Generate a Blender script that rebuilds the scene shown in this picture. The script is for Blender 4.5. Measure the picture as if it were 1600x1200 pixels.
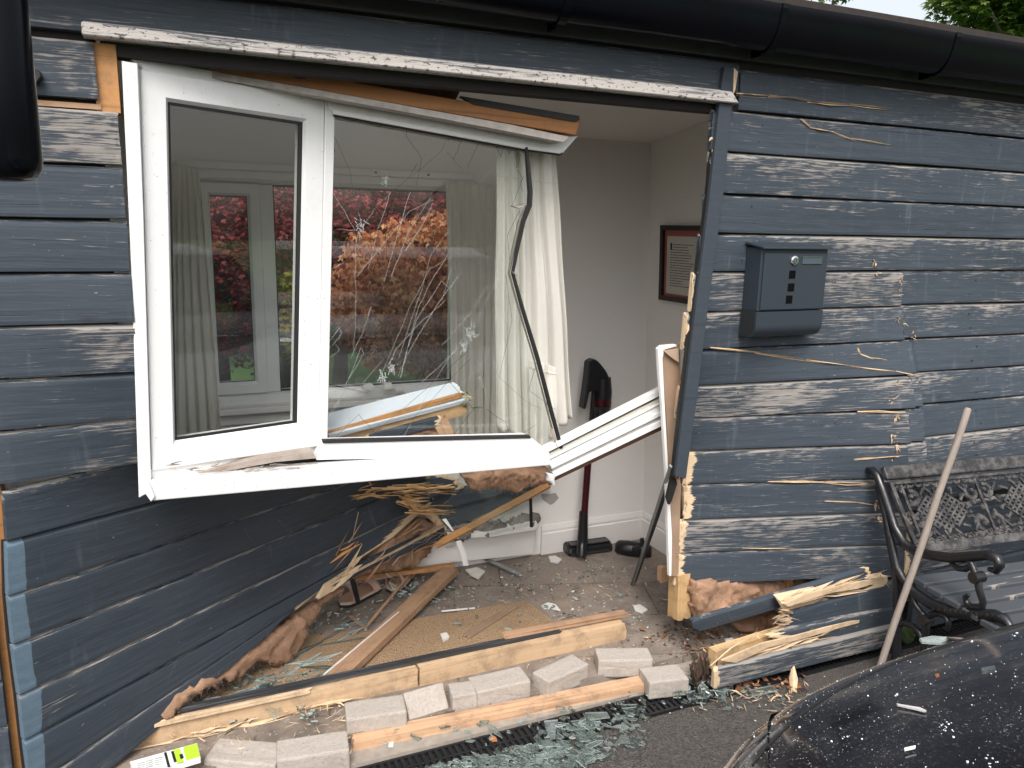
import bpy, bmesh, math, random
import numpy as np
from mathutils import Vector, Matrix, noise

for o in list(bpy.data.objects): bpy.data.objects.remove(o)
S = bpy.context.scene
COL = S.collection
rnd = random.Random(7)
V = Vector

# ------------------------------------------------------------------ camera
FPX = 1220.0
CAM = V((0, -2.15, 1.6))
RC = Matrix(((0.91762606, 0.06053112, -0.39280835),
             (-0.39697639, 0.18756282, -0.89845976),
             (0.01929146, 0.98038573, 0.19614196)))
cd = bpy.data.cameras.new('camera'); cam = bpy.data.objects.new('camera', cd); COL.objects.link(cam)
cam.matrix_world = Matrix.Translation(CAM) @ RC.to_4x4()
cd.sensor_width = 36; cd.lens = FPX/1600*36; cd.clip_start = .02; cd.clip_end = 500
S.camera = cam
# ------------------------------------------------------------------ world + sun
EL, AZ = 52, 205          # elevation, azimuth of the hazy sun
w = bpy.data.worlds.new('World'); S.world = w; w.use_nodes = True
wn = w.node_tree.nodes; wl_ = w.node_tree.links
sky = wn.new('ShaderNodeTexSky'); sky.sky_type = 'NISHITA'; sky.sun_disc = False
sky.sun_elevation = math.radians(EL); sky.sun_rotation = math.radians(AZ)
sky.air_density = 1.3; sky.dust_density = 5.0; sky.ozone_density = .8
hs = wn.new('ShaderNodeHueSaturation'); hs.inputs['Saturation'].default_value = .32
wl_.new(sky.outputs[0], hs.inputs['Color']); wl_.new(hs.outputs[0], wn['Background'].inputs[0])
wn['Background'].inputs[1].default_value = .15
sd = bpy.data.lights.new('sun', 'SUN'); sun = bpy.data.objects.new('sun', sd); COL.objects.link(sun)
sd.energy = 1.3; sd.angle = math.radians(25); sd.color = (1, .97, .93)
az = math.radians(AZ); el = math.radians(EL)
sdir = V((math.sin(az)*math.cos(el), math.cos(az)*math.cos(el), math.sin(el)))
sun.rotation_euler = sdir.to_track_quat('Z', 'Y').to_euler(); sun.location = sdir*20
S.render.engine = 'CYCLES'
S.view_settings.view_transform = 'Standard'; S.view_settings.look = 'None'
S.view_settings.exposure = .80; S.view_settings.gamma = 1
S.cycles.max_bounces = 8; S.cycles.transparent_max_bounces = 24
S.cycles.caustics_reflective = False; S.cycles.caustics_refractive = False

# ------------------------------------------------------------------ photo ray -> point on a real plane
def ray(px, py): return RC @ V((px-800, -(py-600), -FPX))
def onP(px, py, pt, n):
    r = ray(px, py); return CAM + r*((pt-CAM).dot(n)/r.dot(n))
def onY(px, py, y=0.0): return onP(px, py, V((0, y, 0)), V((0, 1, 0)))
def onZ(px, py, z=0.0): return onP(px, py, V((0, 0, z)), V((0, 0, 1)))
def onX(px, py, x=0.0): return onP(px, py, V((x, 0, 0)), V((1, 0, 0)))
def yawn(deg): t = math.radians(deg); return V((-math.sin(t), math.cos(t), 0))
def onW(px, py, x0, y0, deg): return onP(px, py, V((x0, y0, 0)), yawn(deg))

# ------------------------------------------------------------------ object helpers
WL = {}
def tag(o, label=None, cat=None, group=None, kind=None):
    if label: o['label'] = label
    if cat: o['category'] = cat
    if group: o['group'] = group
    if kind: o['kind'] = kind
    return o
def thing(name, label, cat, loc=(0, 0, 0), group=None):
    o = bpy.data.objects.new(name, None); o.empty_display_size = .1
    COL.objects.link(o); o.location = loc; WL[o] = V(loc)
    return tag(o, label, cat, group)
def setparent(o, p):
    o.parent = p; o.matrix_parent_inverse = Matrix.Translation(-WL[p])
def mk(name, vs, fs, mats, parent=None, uv=None, att=None, smooth=False, mi=None, label=None, cat=None, group=None, kind=None):
    vs = [V(v) for v in vs]
    lo = V([min(v[i] for v in vs) for i in range(3)]); hi = V([max(v[i] for v in vs) for i in range(3)])
    c = V(((lo.x+hi.x)/2, (lo.y+hi.y)/2, lo.z))
    me = bpy.data.meshes.new(name); me.from_pydata([v-c for v in vs], [], fs)
    if not isinstance(mats, (list, tuple)): mats = [mats]
    for m in mats: me.materials.append(m)
    n = len(me.loops); li = np.empty(n, dtype=np.int32); me.loops.foreach_get('vertex_index', li)
    if uv is not None:
        ul = me.uv_layers.new(name='UVMap'); a = np.array(uv, dtype=np.float32)[li]
        ul.data.foreach_set('uv', a.ravel())
    if att is not None:
        ca = me.color_attributes.new(name='msk', type='FLOAT_COLOR', domain='POINT')
        a = np.ones((len(vs), 4), dtype=np.float32); a[:, :3] = np.array(att, dtype=np.float32)
        ca.data.foreach_set('color', a.ravel())
    if mi is not None: me.polygons.foreach_set('material_index', np.array(mi, dtype=np.int32))
    if smooth: me.polygons.foreach_set('use_smooth', np.ones(len(me.polygons), dtype=bool))
    me.update()
    o = bpy.data.objects.new(name, me); COL.objects.link(o); o.location = c; WL[o] = c
    if parent is not None: setparent(o, parent)
    tag(o, label, cat, group, kind)
    return o
def fixn(o):
    bm = bmesh.new(); bm.from_mesh(o.data); bmesh.ops.recalc_face_normals(bm, faces=bm.faces); bm.to_mesh(o.data); bm.free(); return o
def bevel(o, wd=.002, seg=1):
    bm = bmesh.new(); bm.from_mesh(o.data)
    bmesh.ops.recalc_face_normals(bm, faces=bm.faces)
    bmesh.ops.bevel(bm, geom=list(bm.edges), offset=wd, segments=seg, affect='EDGES', profile=.5, clamp_overlap=True)
    bm.to_mesh(o.data); bm.free(); return o

class MB:
    """collects shapes into one mesh"""
    def __init__(s): s.v = []; s.f = []; s.uv = []; s.mi = []
    def add(s, vs, fs, uv=None, mi=0):
        b = len(s.v); s.v += [V(v) for v in vs]; s.f += [[i+b for i in f] for f in fs]
        s.uv += list(uv) if uv is not None else [(v[0], v[2]) for v in vs]; s.mi += [mi]*len(fs)
    def box(s, lo, hi, M=None, mi=0):
        x0, y0, z0 = lo; x1, y1, z1 = hi
        vs = [V(p) for p in ((x0,y0,z0),(x1,y0,z0),(x1,y1,z0),(x0,y1,z0),(x0,y0,z1),(x1,y0,z1),(x1,y1,z1),(x0,y1,z1))]
        uv = [(v.x, v.z+v.y) for v in vs]
        if M is not None: vs = [M @ v for v in vs]
        s.add(vs, [(3,2,1,0),(4,5,6,7),(0,1,5,4),(1,2,6,5),(2,3,7,6),(3,0,4,7)], uv, mi)
    def tube(s, pts, r, seg=10, mi=0, flat=1.0, nrm=None):
        pts = [V(p) for p in pts]; n = len(pts); rs = r if isinstance(r, (list, tuple)) else [r]*n
        vs = []; uv = []; L = 0; ref = None
        for i, p in enumerate(pts):
            t = (pts[min(i+1, n-1)]-pts[max(i-1, 0)]).normalized()
            if nrm is not None: a = V(nrm)
            elif ref is None: a = V((0, 0, 1)) if abs(t.z) < .9 else V((1, 0, 0))
            else: a = ref
            a = (a - t*a.dot(t)).normalized(); ref = a; b = t.cross(a)
            if i: L += (p-pts[i-1]).length
            for k in range(seg):
                an = 2*math.pi*(k+.5)/seg
                vs.append(p + a*math.cos(an)*rs[i]*flat + b*math.sin(an)*rs[i]); uv.append((L, k/seg*rs[i]*6))
        fs = []
        for i in range(n-1):
            for k in range(seg):
                k2 = (k+1) % seg; fs.append((i*seg+k, i*seg+k2, (i+1)*seg+k2, (i+1)*seg+k))
        fs.append(tuple(range(seg))[::-1]); fs.append(tuple((n-1)*seg+k for k in range(seg)))
        s.add(vs, fs, uv, mi)
    def prism(s, front, nv, th, mi=0):
        n = len(front); front = [V(p) for p in front]; nv = V(nv)
        vs = front+[p+nv*th for p in front]
        d = (front[1]-front[0]).normalized(); e = nv.cross(d)
        uv = [((p-front[0]).dot(d), (p-front[0]).dot(e)) for p in vs]
        fs = [tuple(range(n)), tuple(range(2*n-1, n-1, -1))]+[((i+1) % n, i, n+i, n+(i+1) % n) for i in range(n)]
        s.add(vs, fs, uv, mi)
    def build(s, name, mats, parent=None, smooth=False, fix=True, **k):
        o = mk(name, s.v, s.f, mats, parent, s.uv, None, smooth, s.mi, **k)
        if fix: fixn(o)
        return o
def smooth_by_angle(o, deg=40):
    o.data.polygons.foreach_set('use_smooth', np.ones(len(o.data.polygons), dtype=bool))
    bm = bmesh.new(); bm.from_mesh(o.data)
    for e in bm.edges:
        if len(e.link_faces) == 2 and e.calc_face_angle(0) > math.radians(deg): e.smooth = False
    bm.to_mesh(o.data); bm.free(); return o

def slab(name, pts, pl, th, mat, parent=None, bev=0, **k):
    """outline on a real plane pl=(point, normal away from camera), given its own thickness"""
    pt, n = pl; n = V(n).normalized(); m = MB(); m.prism([onP(x, y, V(pt), n) for x, y in pts], n, th)
    o = m.build(name, mat, parent, **k)
    if bev: bevel(o, bev)
    return o
Y = lambda y: (V((0, y, 0)), V((0, 1, 0)))
def YAW(x0, y0, d): return (V((x0, y0, 0)), yawn(d))

def splinter(m, p0, p1, w, t=None, mi=0, bend=.1):
    """sharp torn sliver added to a MB"""
    p0 = V(p0); p1 = V(p1); d = p1-p0; L = d.length
    if L < 1e-5: return
    d.normalize(); a = d.cross(V((rnd.uniform(-1, 1), rnd.uniform(-1, 1), 1))).normalized(); b = d.cross(a); t = t or w*.4
    mid = p0.lerp(p1, .45)+a*L*bend*rnd.uniform(-1, 1)+b*L*bend*.4*rnd.uniform(-1, 1)
    vs = []
    for c, s in ((p0, rnd.uniform(.3, 1)), (mid, 1), (p1, .08)):
        vs += [c+a*w*.5*s, c+b*t*.5*s, c-a*w*.5*s, c-b*t*.5*s]
    fs = [(3, 2, 1, 0), (8, 9, 10, 11)]
    for i in (0, 4):
        for k in range(4): fs.append((i+k, i+(k+1) % 4, i+4+(k+1) % 4, i+4+k))
    o = rnd.random()*50
    m.add(vs, fs, [(o+(v-p0).dot(d), o*.3+(v-p0).dot(a)) for v in vs], mi)

# ------------------------------------------------------------------ materials
class NT:
    def __init__(s, name):
        s.m = bpy.data.materials.new(name); s.m.use_nodes = True; s.t = s.m.node_tree; s.b = s.t.nodes['Principled BSDF']; s.o = s.t.nodes['Material Output']
    def n(s, ty, **k):
        x = s.t.nodes.new('ShaderNode'+ty)
        for a, v in k.items():
            if a.startswith('i_'):
                key = a[2:]; key = int(key) if key.isdigit() else key.replace('_', ' ')
                s.set(x.inputs[key], v)
            else: setattr(x, a, v)
        return x
    def set(s, inp, v):
        if isinstance(v, bpy.types.NodeSocket): s.t.links.new(v, inp)
        elif isinstance(v, bpy.types.Node): s.t.links.new(v.outputs[0], inp)
        else:
            if isinstance(v, tuple) and len(v) == 3 and len(inp.default_value) == 4: v = v+(1,)
            inp.default_value = v
    def math(s, op, a, b=0.0, c=None, clamp=False):
        x = s.n('Math', operation=op, use_clamp=clamp); s.set(x.inputs[0], a); s.set(x.inputs[1], b)
        if c is not None: s.set(x.inputs[2], c)
        return x.outputs[0]
    def step(s, x, a, b):
        r = s.n('MapRange', interpolation_type='SMOOTHSTEP'); s.set(r.inputs[0], x); s.set(r.inputs[1], a); s.set(r.inputs[2], b); return r.outputs[0]
    def mix(s, f, a, b):
        x = s.n('Mix', data_type='RGBA'); s.set(x.inputs[0], f); s.set(x.inputs[6], a); s.set(x.inputs[7], b); return x.outputs[2]
    def noise(s, vec, sc, det=4, rough=.55, dist=0):
        return s.n('TexNoise', i_Vector=vec, i_Scale=sc, i_Detail=det, i_Roughness=rough, i_Distortion=dist).outputs[0]
    def scaled(s, vec, sc):
        m = s.n('Mapping', i_Vector=vec, i_Scale=sc); return m.outputs[0]
    def uv(s): return s.n('UVMap').outputs[0]
    def obj(s): return s.n('TexCoord').outputs['Object']
    def geo(s): return s.n('NewGeometry').outputs['Position']
    def rand(s): return s.n('ObjectInfo').outputs['Random']
    def offs(s, vec, k=37.0):
        c = s.n('CombineXYZ', i_0=s.math('MULTIPLY', s.rand(), k), i_1=s.math('MULTIPLY', s.rand(), k*.7), i_2=0.0)
        return s.n('VectorMath', operation='ADD', i_0=vec, i_1=c).outputs[0]
    def bump(s, h, st=.3, d=.002):
        b = s.n('Bump', i_Strength=st, i_Distance=d, i_Height=h); s.t.links.new(b.outputs[0], s.b.inputs['Normal'])
    def P(s, **k):
        for a, v in k.items(): s.set(s.b.inputs[a.replace('_', ' ')], v)
        return s.m
def plain(name, col, rough=.5, metal=0.0, nz=0.0, sc=20, bump=0.0, **k):
    t = NT(name)
    if nz:
        f = t.noise(t.geo(), sc, 5)
        c = t.mix(f, tuple(x*(1-nz) for x in col), tuple(min(1, x*(1+nz)) for x in col)); t.P(Base_Color=c)
        if bump: t.bump(f, bump, .004)
    else: t.P(Base_Color=col)
    t.P(Roughness=rough, Metallic=metal, **k); return t.m

def m_board():
    t = NT('weathered_blue_paint'); uv = t.offs(t.uv()); ms = t.n('VertexColor', layer_name='msk'); sp = t.n('SeparateColor', i_0=ms.outputs[0])
    raw, wear, blue = sp.outputs[0], sp.outputs[1], t.step(sp.outputs[2], .45, .55)
    wv = t.noise(t.scaled(uv, (2.2, 9, 1)), 1, 3, .5)
    warp = t.n('VectorMath', operation='ADD', i_0=uv, i_1=t.n('CombineXYZ', i_0=0.0, i_1=t.math('MULTIPLY', wv, .03), i_2=0.0)).outputs[0]
    fine = t.noise(t.scaled(warp, (7, 190, 1)), 1, 5, .72)
    mid = t.noise(t.scaled(warp, (3.2, 55, 1)), 1, 4, .6)
    big = t.noise(t.scaled(uv, (2.3, 11, 1)), 1, 3, .6)
    fl = t.noise(t.scaled(uv, (26, 75, 1)), 1, 3, .6)
    micro = t.noise(t.scaled(warp, (13, 460, 1)), 1, 3, .6)
    s = t.math('ADD', t.math('MULTIPLY', fine, .95), t.math('MULTIPLY', big, .46))
    s = t.math('ADD', s, t.math('MULTIPLY', micro, .42))
    s = t.math('ADD', s, t.math('MULTIPLY', mid, .30))
    s = t.math('ADD', s, t.math('MULTIPLY', fl, .20))
    s = t.math('ADD', s, t.math('MULTIPLY', wear, .40))
    s = t.math('ADD', s, t.math('MULTIPLY', t.math('SUBTRACT', t.rand(), .5), .20))
    s = t.math('ADD', s, t.math('MULTIPLY', t.math('SUBTRACT', t.noise(t.scaled(uv, (.9, 2, 1)), 1, 2), .5), .45))
    peel = t.step(s, 1.425, 1.54)
    # small flakes anywhere
    pk = t.step(t.noise(t.scaled(uv, (38, 120, 1)), 1, 2, .5), .735, .75)
    peel = t.math('MAXIMUM', peel, t.math('MULTIPLY', pk, .8))
    paint = t.mix(t.noise(t.scaled(uv, (1.3, 5, 1)), 1, 4), (.024, .032, .043), (.060, .075, .094))
    paint = t.mix(t.math('MULTIPLY', t.step(fine, .42, .8), .42), paint, (.115, .127, .143))
    sm = t.step(t.noise(t.scaled(uv, (22, 3, 1)), 1, 3, .6), .60, .74); paint = t.mix(t.math('MULTIPLY', sm, .35), paint, (.12, .14, .165))
    grain = t.step(t.noise(t.scaled(warp, (2.2, 130, 1)), 1, 3, .7), .38, .30)
    paint = t.mix(t.math('MULTIPLY', grain, .55), paint, (.018, .022, .028))
    paint = t.mix(blue, paint, t.mix(t.noise(t.scaled(uv, (30, 60, 1)), 1, 5, .7), (.07, .115, .16), (.15, .205, .255)))
    bare = t.mix(t.noise(t.scaled(uv, (5, 60, 1)), 1, 4), (.15, .14, .132), (.36, .335, .31))
    bare = t.mix(t.math('MULTIPLY', t.step(mid, .55, .75), .35), bare, (.33, .22, .15))
    c = t.mix(t.math('MULTIPLY', peel, t.math('SUBTRACT', 1.0, t.math('MULTIPLY', blue, .7))), paint, bare)
    wood = t.mix(t.noise(t.scaled(warp, (3, 120, 1)), 1, 5, .65), (.52, .36, .21), (.75, .60, .42))
    rs = t.step(t.math('ADD', raw, t.math('MULTIPLY', t.math('SUBTRACT', t.noise(t.scaled(uv, (12, 80, 1)), 1, 4, .7), .5), 1.1)), .45, .58)
    c = t.mix(rs, c, wood)
    kn = t.n('TexVoronoi', i_Vector=t.scaled(uv, (2.3, 7.5, 1)), i_Scale=1.0).outputs['Distance']
    c = t.mix(t.math('MULTIPLY', t.step(kn, .075, .04), .55), c, (.03, .03, .035))
    h = t.math('SUBTRACT', t.math('MULTIPLY', fine, .6), t.math('MULTIPLY', peel, .6))
    h = t.math('SUBTRACT', h, t.math('MULTIPLY', grain, .5))
    t.bump(h, .55, .0022)
    return t.P(Base_Color=c, Roughness=t.math('ADD', .55, t.math('MULTIPLY', peel, .3)), Specular_IOR_Level=.2)
def m_wood(name, a, b, dk=(.2, .09, .035), g=1.0, bump=.4, dirty=.5):
    t = NT(name); uv = t.offs(t.uv())
    wv = t.noise(t.scaled(uv, (1.6, 12, 1)), 1, 2, .5)
    warp = t.n('VectorMath', operation='ADD', i_0=uv, i_1=t.n('CombineXYZ', i_0=0.0, i_1=t.math('MULTIPLY', wv, .05), i_2=0.0)).outputs[0]
    f = t.noise(t.scaled(warp, (2.5, 90*g, 1)), 1, 5, .65)
    c = t.mix(f, a, b)
    c = t.mix(t.math('MULTIPLY', t.step(t.noise(t.scaled(warp, (1.2, 45*g, 1)), 1, 3, .6), .56, .72), .55), c, dk)
    kn = t.n('TexVoronoi', i_Vector=t.scaled(uv, (4, 11, 1)), i_Scale=1.0).outputs['Distance']
    c = t.mix(t.math('MULTIPLY', t.step(kn, .1, .05), .75), c, tuple(x*.4 for x in dk))
    dirt = t.step(t.noise(t.geo(), 11, 6, .75), .44, .70)
    c = t.mix(t.math('MULTIPLY', dirt, dirty), c, (.15, .105, .075))
    t.bump(f, bump, .002)
    return t.P(Base_Color=c, Roughness=.7, Specular_IOR_Level=.25)
M_BOARD = m_board()
W_PALE = m_wood('fresh_split_pine', (.50, .35, .215), (.74, .57, .39), (.36, .20, .10))
W_ORANGE = m_wood('orange_pine', (.40, .19, .07), (.58, .30, .125), (.22, .085, .03))
W_BROWN = m_wood('brown_softwood', (.31, .18, .105), (.50, .32, .20), (.15, .075, .04))
W_GREYED = m_wood('weathered_grey_wood', (.22, .18, .15), (.42, .37, .33), (.09, .07, .06))
W_RED = m_wood('dark_red_board', (.10, .045, .03), (.17, .08, .055), (.06, .02, .01))
def m_lintel():
    t = NT('worn_lintel_paint'); uv = t.offs(t.uv())
    s = t.math('ADD', t.noise(t.scaled(uv, (5, 120, 1)), 1, 5, .75), t.math('MULTIPLY', t.noise(t.scaled(uv, (2, 20, 1)), 1, 3), .7))
    sx = t.n('SeparateXYZ', i_0=t.geo())
    top = t.step(sx.outputs[2], 2.030, 2.046)
    s = t.math('ADD', s, t.math('MULTIPLY', top, -.16)); f = t.step(s, .66, .82)
    sp = t.step(t.noise(t.scaled(uv, (60, 110, 1)), 1, 3, .6), .57, .62)
    c = t.mix(f, (.07, .08, .095), (.50, .46, .43)); c = t.mix(t.math('MULTIPLY', sp, .9), c, (.06, .055, .055))
    t.bump(s, .5, .003); return t.P(Base_Color=c, Roughness=.75)
M_LINTEL = m_lintel()
def m_upvc():
    t = NT('white_upvc'); g = t.geo()
    d = t.step(t.noise(g, 14, 5, .7), .5, .8); sp = t.step(t.noise(g, 160, 2, .5), .70, .74)
    c = t.mix(t.math('MULTIPLY', d, .28), (.75, .75, .745), (.52, .50, .47)); c = t.mix(t.math('MULTIPLY', sp, .6), c, (.2, .17, .14))
    return t.P(Base_Color=c, Roughness=.28, Specular_IOR_Level=.5)
M_UPVC = m_upvc()
def m_plaster(name, a, b, crack=True):
    t = NT(name); g = t.geo(); c = t.mix(t.noise(g, 2.5, 5, .6), a, b)
    sp = t.step(t.noise(g, 45, 3, .6), .70, .76); c = t.mix(t.math('MULTIPLY', sp, .35), c, (.25, .22, .2))
    if crack:
        vo = t.n('TexVoronoi', feature='DISTANCE_TO_EDGE', i_Vector=t.n('VectorMath', operation='ADD', i_0=g, i_1=t.n('TexNoise', i_Vector=g, i_Scale=6.0).outputs[1]).outputs[0], i_Scale=.9).outputs['Distance']
        c = t.mix(t.math('MULTIPLY', t.step(vo, .006, .001), .6), c, (.2, .17, .15))
    t.bump(t.noise(g, 60, 4, .6), .12, .003)
    return t.P(Base_Color=c, Roughness=.8, Specular_IOR_Level=.2)
M_WALL = m_plaster('white_wall_paint', (.74, .715, .695), (.81, .79, .77), False)
M_CEIL = m_plaster('ceiling_paint', (.72, .70, .68), (.79, .77, .75), False)
M_SKIRT = m_plaster('skirting_gloss', (.70, .67, .65), (.78, .75, .73), False)
def m_glass(name, tint=(.90, .95, .93), haze=.0, k=1.8, hc=(.72, .80, .77)):
    t = NT(name); t.t.nodes.remove(t.b)
    tr = t.n('BsdfTransparent', i_0=tint); gl = t.n('BsdfGlossy', i_1=.0); gl.inputs[0].default_value = (1, 1, 1, 1)
    lw = t.n('LayerWeight', i_Blend=.5); f = t.math('MULTIPLY', t.math('ADD', .04, t.math('MULTIPLY', t.math('POWER', lw.outputs['Facing'], 5.0), .9)), k*.8, clamp=True)
    mx = t.n('MixShader', i_0=f, i_1=tr.outputs[0], i_2=gl.outputs[0])
    out = mx
    if haze:
        df = t.n('BsdfDiffuse', i_0=hc); hz = t.math('MULTIPLY', t.step(t.noise(t.geo(), 7, 5, .6), .35, .8), haze)
        out = t.n('MixShader', i_0=hz, i_1=mx.outputs[0], i_2=df.outputs[0])
    t.t.links.new(out.outputs[0], t.o.inputs[0]); return t.m
M_GLASS = m_glass('window_glass', (.975, .987, .98), .0, 1.25)
M_SHARD = m_glass('shard_glass', (.95, .98, .97), .12, 2.0)
_t = NT('shard_edge'); _r = _t.n('NewGeometry').outputs['Random Per Island']; M_SHARDE = _t.P(Base_Color=_t.mix(_t.math('POWER', _r, 1.6), (.05, .075, .068), (.52, .60, .58)), Roughness=.1)
M_BLACK = plain('black_plastic', (.012, .012, .014), .35, nz=.3)
M_GASKET = plain('black_rubber', (.01, .01, .01), .6)
M_GUTTER = plain('gutter_plastic', (.0025, .003, .005), .20, nz=.4, sc=9, Specular_IOR_Level=.16)
M_FASCIA = plain('dark_fascia_paint', (.062, .064, .068), .5, nz=.35, sc=12)
M_IRON = plain('black_cast_iron', (.010, .010, .012), .30, nz=.3, sc=60, bump=.3, Specular_IOR_Level=.6)
def m_ironworn():
    t = NT('worn_iron'); g = t.geo(); f = t.step(t.noise(g, 26, 6, .75), .40, .66)
    c = t.mix(f, (.018, .017, .018), (.105, .098, .094)); t.bump(t.noise(g, 90, 4), .5, .002); return t.P(Base_Color=c, Roughness=.55, Metallic=.15)
M_IRONW = m_ironworn()
def m_tarmac():
    t = NT('tarmac'); g = t.geo(); vo = t.n('TexVoronoi', i_Vector=g, i_Scale=150.0); c = t.mix(vo.outputs['Color'], (.036, .032, .030), (.13, .118, .11))
    c = t.mix(t.step(t.noise(g, 3, 4), .4, .75), c, (.085, .075, .068)); t.bump(vo.outputs['Distance'], .9, .006)
    return t.P(Base_Color=c, Roughness=.85, Specular_IOR_Level=.3)
M_TARMAC = m_tarmac()
def m_tiles():
    t = NT('stone_floor_tiles'); g = t.geo(); m = t.n('Mapping', i_Vector=g, i_Rotation=(0, 0, math.radians(18)), i_Location=(.1, .05, 0))
    br = t.n('TexBrick', i_Vector=m, i_Scale=1.0, offset=.5); br.inputs['Brick Width'].default_value = .42; br.inputs['Row Height'].default_value = .30
    br.inputs['Mortar Size'].default_value = .0045; br.inputs['Color1'].default_value = (.13, .105, .088, 1); br.inputs['Color2'].default_value = (.24, .20, .175, 1); br.inputs['Mortar'].default_value = (.07, .055, .045, 1)
    n = t.noise(g, 14, 6, .7); c = t.mix(t.step(n, .35, .75), br.outputs[0], (.27, .225, .19))
    c = t.mix(t.math('MULTIPLY', t.step(t.noise(g, 4, 5, .65), .47, .70), .7), c, (.30, .235, .18))
    sp = t.step(t.noise(g, 110, 2, .5), .66, .70); c = t.mix(t.math('MULTIPLY', sp, .55), c, (.5, .47, .43))
    c = t.mix(t.math('MULTIPLY', t.step(t.noise(g, 70, 3, .6), .64, .70), .7), c, (.06, .045, .035))
    t.bump(t.math('ADD', n, t.math('MULTIPLY', br.outputs[1], -.6)), .4, .004); return t.P(Base_Color=c, Roughness=.72)
M_TILES = m_tiles()
def m_coir():
    t = NT('coir_matting'); g = t.geo(); vo = t.n('TexVoronoi', i_Vector=g, i_Scale=190.0); n = t.noise(g, 260, 3, .7)
    c = t.mix(vo.outputs['Distance'], (.52, .37, .235), (.22, .14, .085)); c = t.mix(t.step(n, .4, .65), c, (.43, .295, .18))
    c = t.mix(t.math('MULTIPLY', t.step(t.noise(g, 5, 4), .45, .8), .5), c, (.22, .16, .11))
    t.bump(vo.outputs['Distance'], .9, .006); return t.P(Base_Color=c, Roughness=.9, Specular_IOR_Level=.1)
M_COIR = m_coir()
def m_brick():
    t = NT('concrete_block'); g = t.obj(); n = t.noise(t.offs(g), 90, 5, .7); c = t.mix(n, (.30, .26, .225), (.50, .455, .41))
    pit = t.step(t.noise(t.offs(g), 220, 3, .6), .64, .70); c = t.mix(t.math('MULTIPLY', pit, .8), c, (.13, .11, .095))
    c = t.mix(t.math('MULTIPLY', t.step(t.noise(t.offs(g), 12, 5, .7), .5, .8), .4), c, (.22, .17, .13))
    t.bump(t.math('SUBTRACT', n, pit), .6, .003); return t.P(Base_Color=c, Roughness=.9)
M_BRICK = m_brick()
def m_insul():
    t = NT('mineral_wool'); g = t.geo(); f = t.noise(t.scaled(g, (45, 45, 110)), 1, 7, .8, 2.5)
    c = t.mix(f, (.22, .105, .06), (.76, .50, .34)); c = t.mix(t.step(t.noise(g, 9, 4), .42, .66), c, (.62, .38, .25))
    c = t.mix(t.math('MULTIPLY', t.step(t.noise(g, 22, 4), .52, .7), .6), c, (.34, .18, .10))
    t.bump(f, 1.0, .012); return t.P(Base_Color=c, Roughness=.95, Specular_IOR_Level=.05)
M_INSUL = m_insul()
M_FIBRE = plain('wool_fibre', (.60, .40, .27), .9, nz=.5, sc=60)
def m_cloth():
    t = NT('curtain_cloth'); uv = t.uv(); n = t.noise(t.scaled(uv, (700, 700, 1)), 1, 2); c = t.mix(t.noise(t.geo(), 5, 4), (.84, .82, .77), (.90, .88, .84))
    t.bump(n, .08, .001); d = t.n('BsdfTranslucent', i_0=(.85, .82, .74)); mx = t.n('MixShader', i_0=.42, i_1=t.b.outputs[0], i_2=d.outputs[0])
    t.t.links.new(mx.outputs[0], t.o.inputs[0]); return t.P(Base_Color=c, Roughness=.9, Specular_IOR_Level=.1)
M_CLOTH = m_cloth()
def m_leaf(name, cols, rough=.55):
    t = NT(name); g = t.n('NewGeometry'); r = g.outputs['Random Per Island']
    cr = t.n('ValToRGB', i_0=r); e = cr.color_ramp; e.interpolation = 'LINEAR'
    e.elements[0].color = cols[0]+(1,); e.elements[1].color = cols[-1]+(1,)
    for i, c in enumerate(cols[1:-1]): x = e.elements.new((i+1)/(len(cols)-1)); x.color = c+(1,)
    tl = t.n('BsdfTranslucent', i_0=cr.outputs[0]); mx = t.n('MixShader', i_0=.35, i_1=t.b.outputs[0], i_2=tl.outputs[0])
    t.t.links.new(mx.outputs[0], t.o.inputs[0]); return t.P(Base_Color=cr.outputs[0], Roughness=rough)
L_RED = m_leaf('red_maple_leaf', [(.07, .006, .012), (.23, .018, .028), (.36, .045, .045), (.15, .012, .02)])
L_ORANGE = m_leaf('orange_maple_leaf', [(.26, .05, .025), (.62, .24, .08), (.80, .46, .24), (.45, .10, .05)])
L_GREEN = m_leaf('green_leaf', [(.035, .07, .012), (.10, .17, .03), (.20, .28, .06), (.05, .09, .02)])
L_YELLOW = m_leaf('yellow_leaf', [(.35, .28, .03), (.62, .50, .07), (.40, .42, .06), (.6, .38, .05)])
L_DARK = m_leaf('dark_green_leaf', [(.02, .035, .012), (.045, .075, .02), (.08, .11, .035), (.03, .05, .015)])
M_BARK = plain('bark', (.07, .055, .045), .9, nz=.5, sc=30, bump=.6)
M_GRASS = plain('lawn', (.05, .11, .02), .9, nz=.5, sc=40, bump=.5)
M_ROOF = plain('roof_felt', (.026, .019, .017), .9, nz=.6, sc=40, bump=.6)

# ================================================================== SETTING
m = MB(); m.box((-60, -60, -1.0), (60, 60, -.012)); m.build('ground', M_GRASS, kind='structure')
m = MB(); m.add([(-9, -9, 0), (9, -9, 0), (9, .02, 0), (-9, .02, 0)], [(0, 1, 2, 3)]); m.build('driveway', M_TARMAC, kind='structure', fix=False)
FZ = .05
m = MB(); m.box((-3, .02, -.01), (4.2, 1.16, FZ)); m.build('floor', M_TILES, kind='structure')
M_CONC = plain('rough_concrete', (.30, .26, .22), .9, nz=.4, sc=35, bump=.6)
m = MB(); m.box((-3, -.085, -.01), (4.2, .018, .022)); m.build('kerb', M_CONC, kind='structure')

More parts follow.
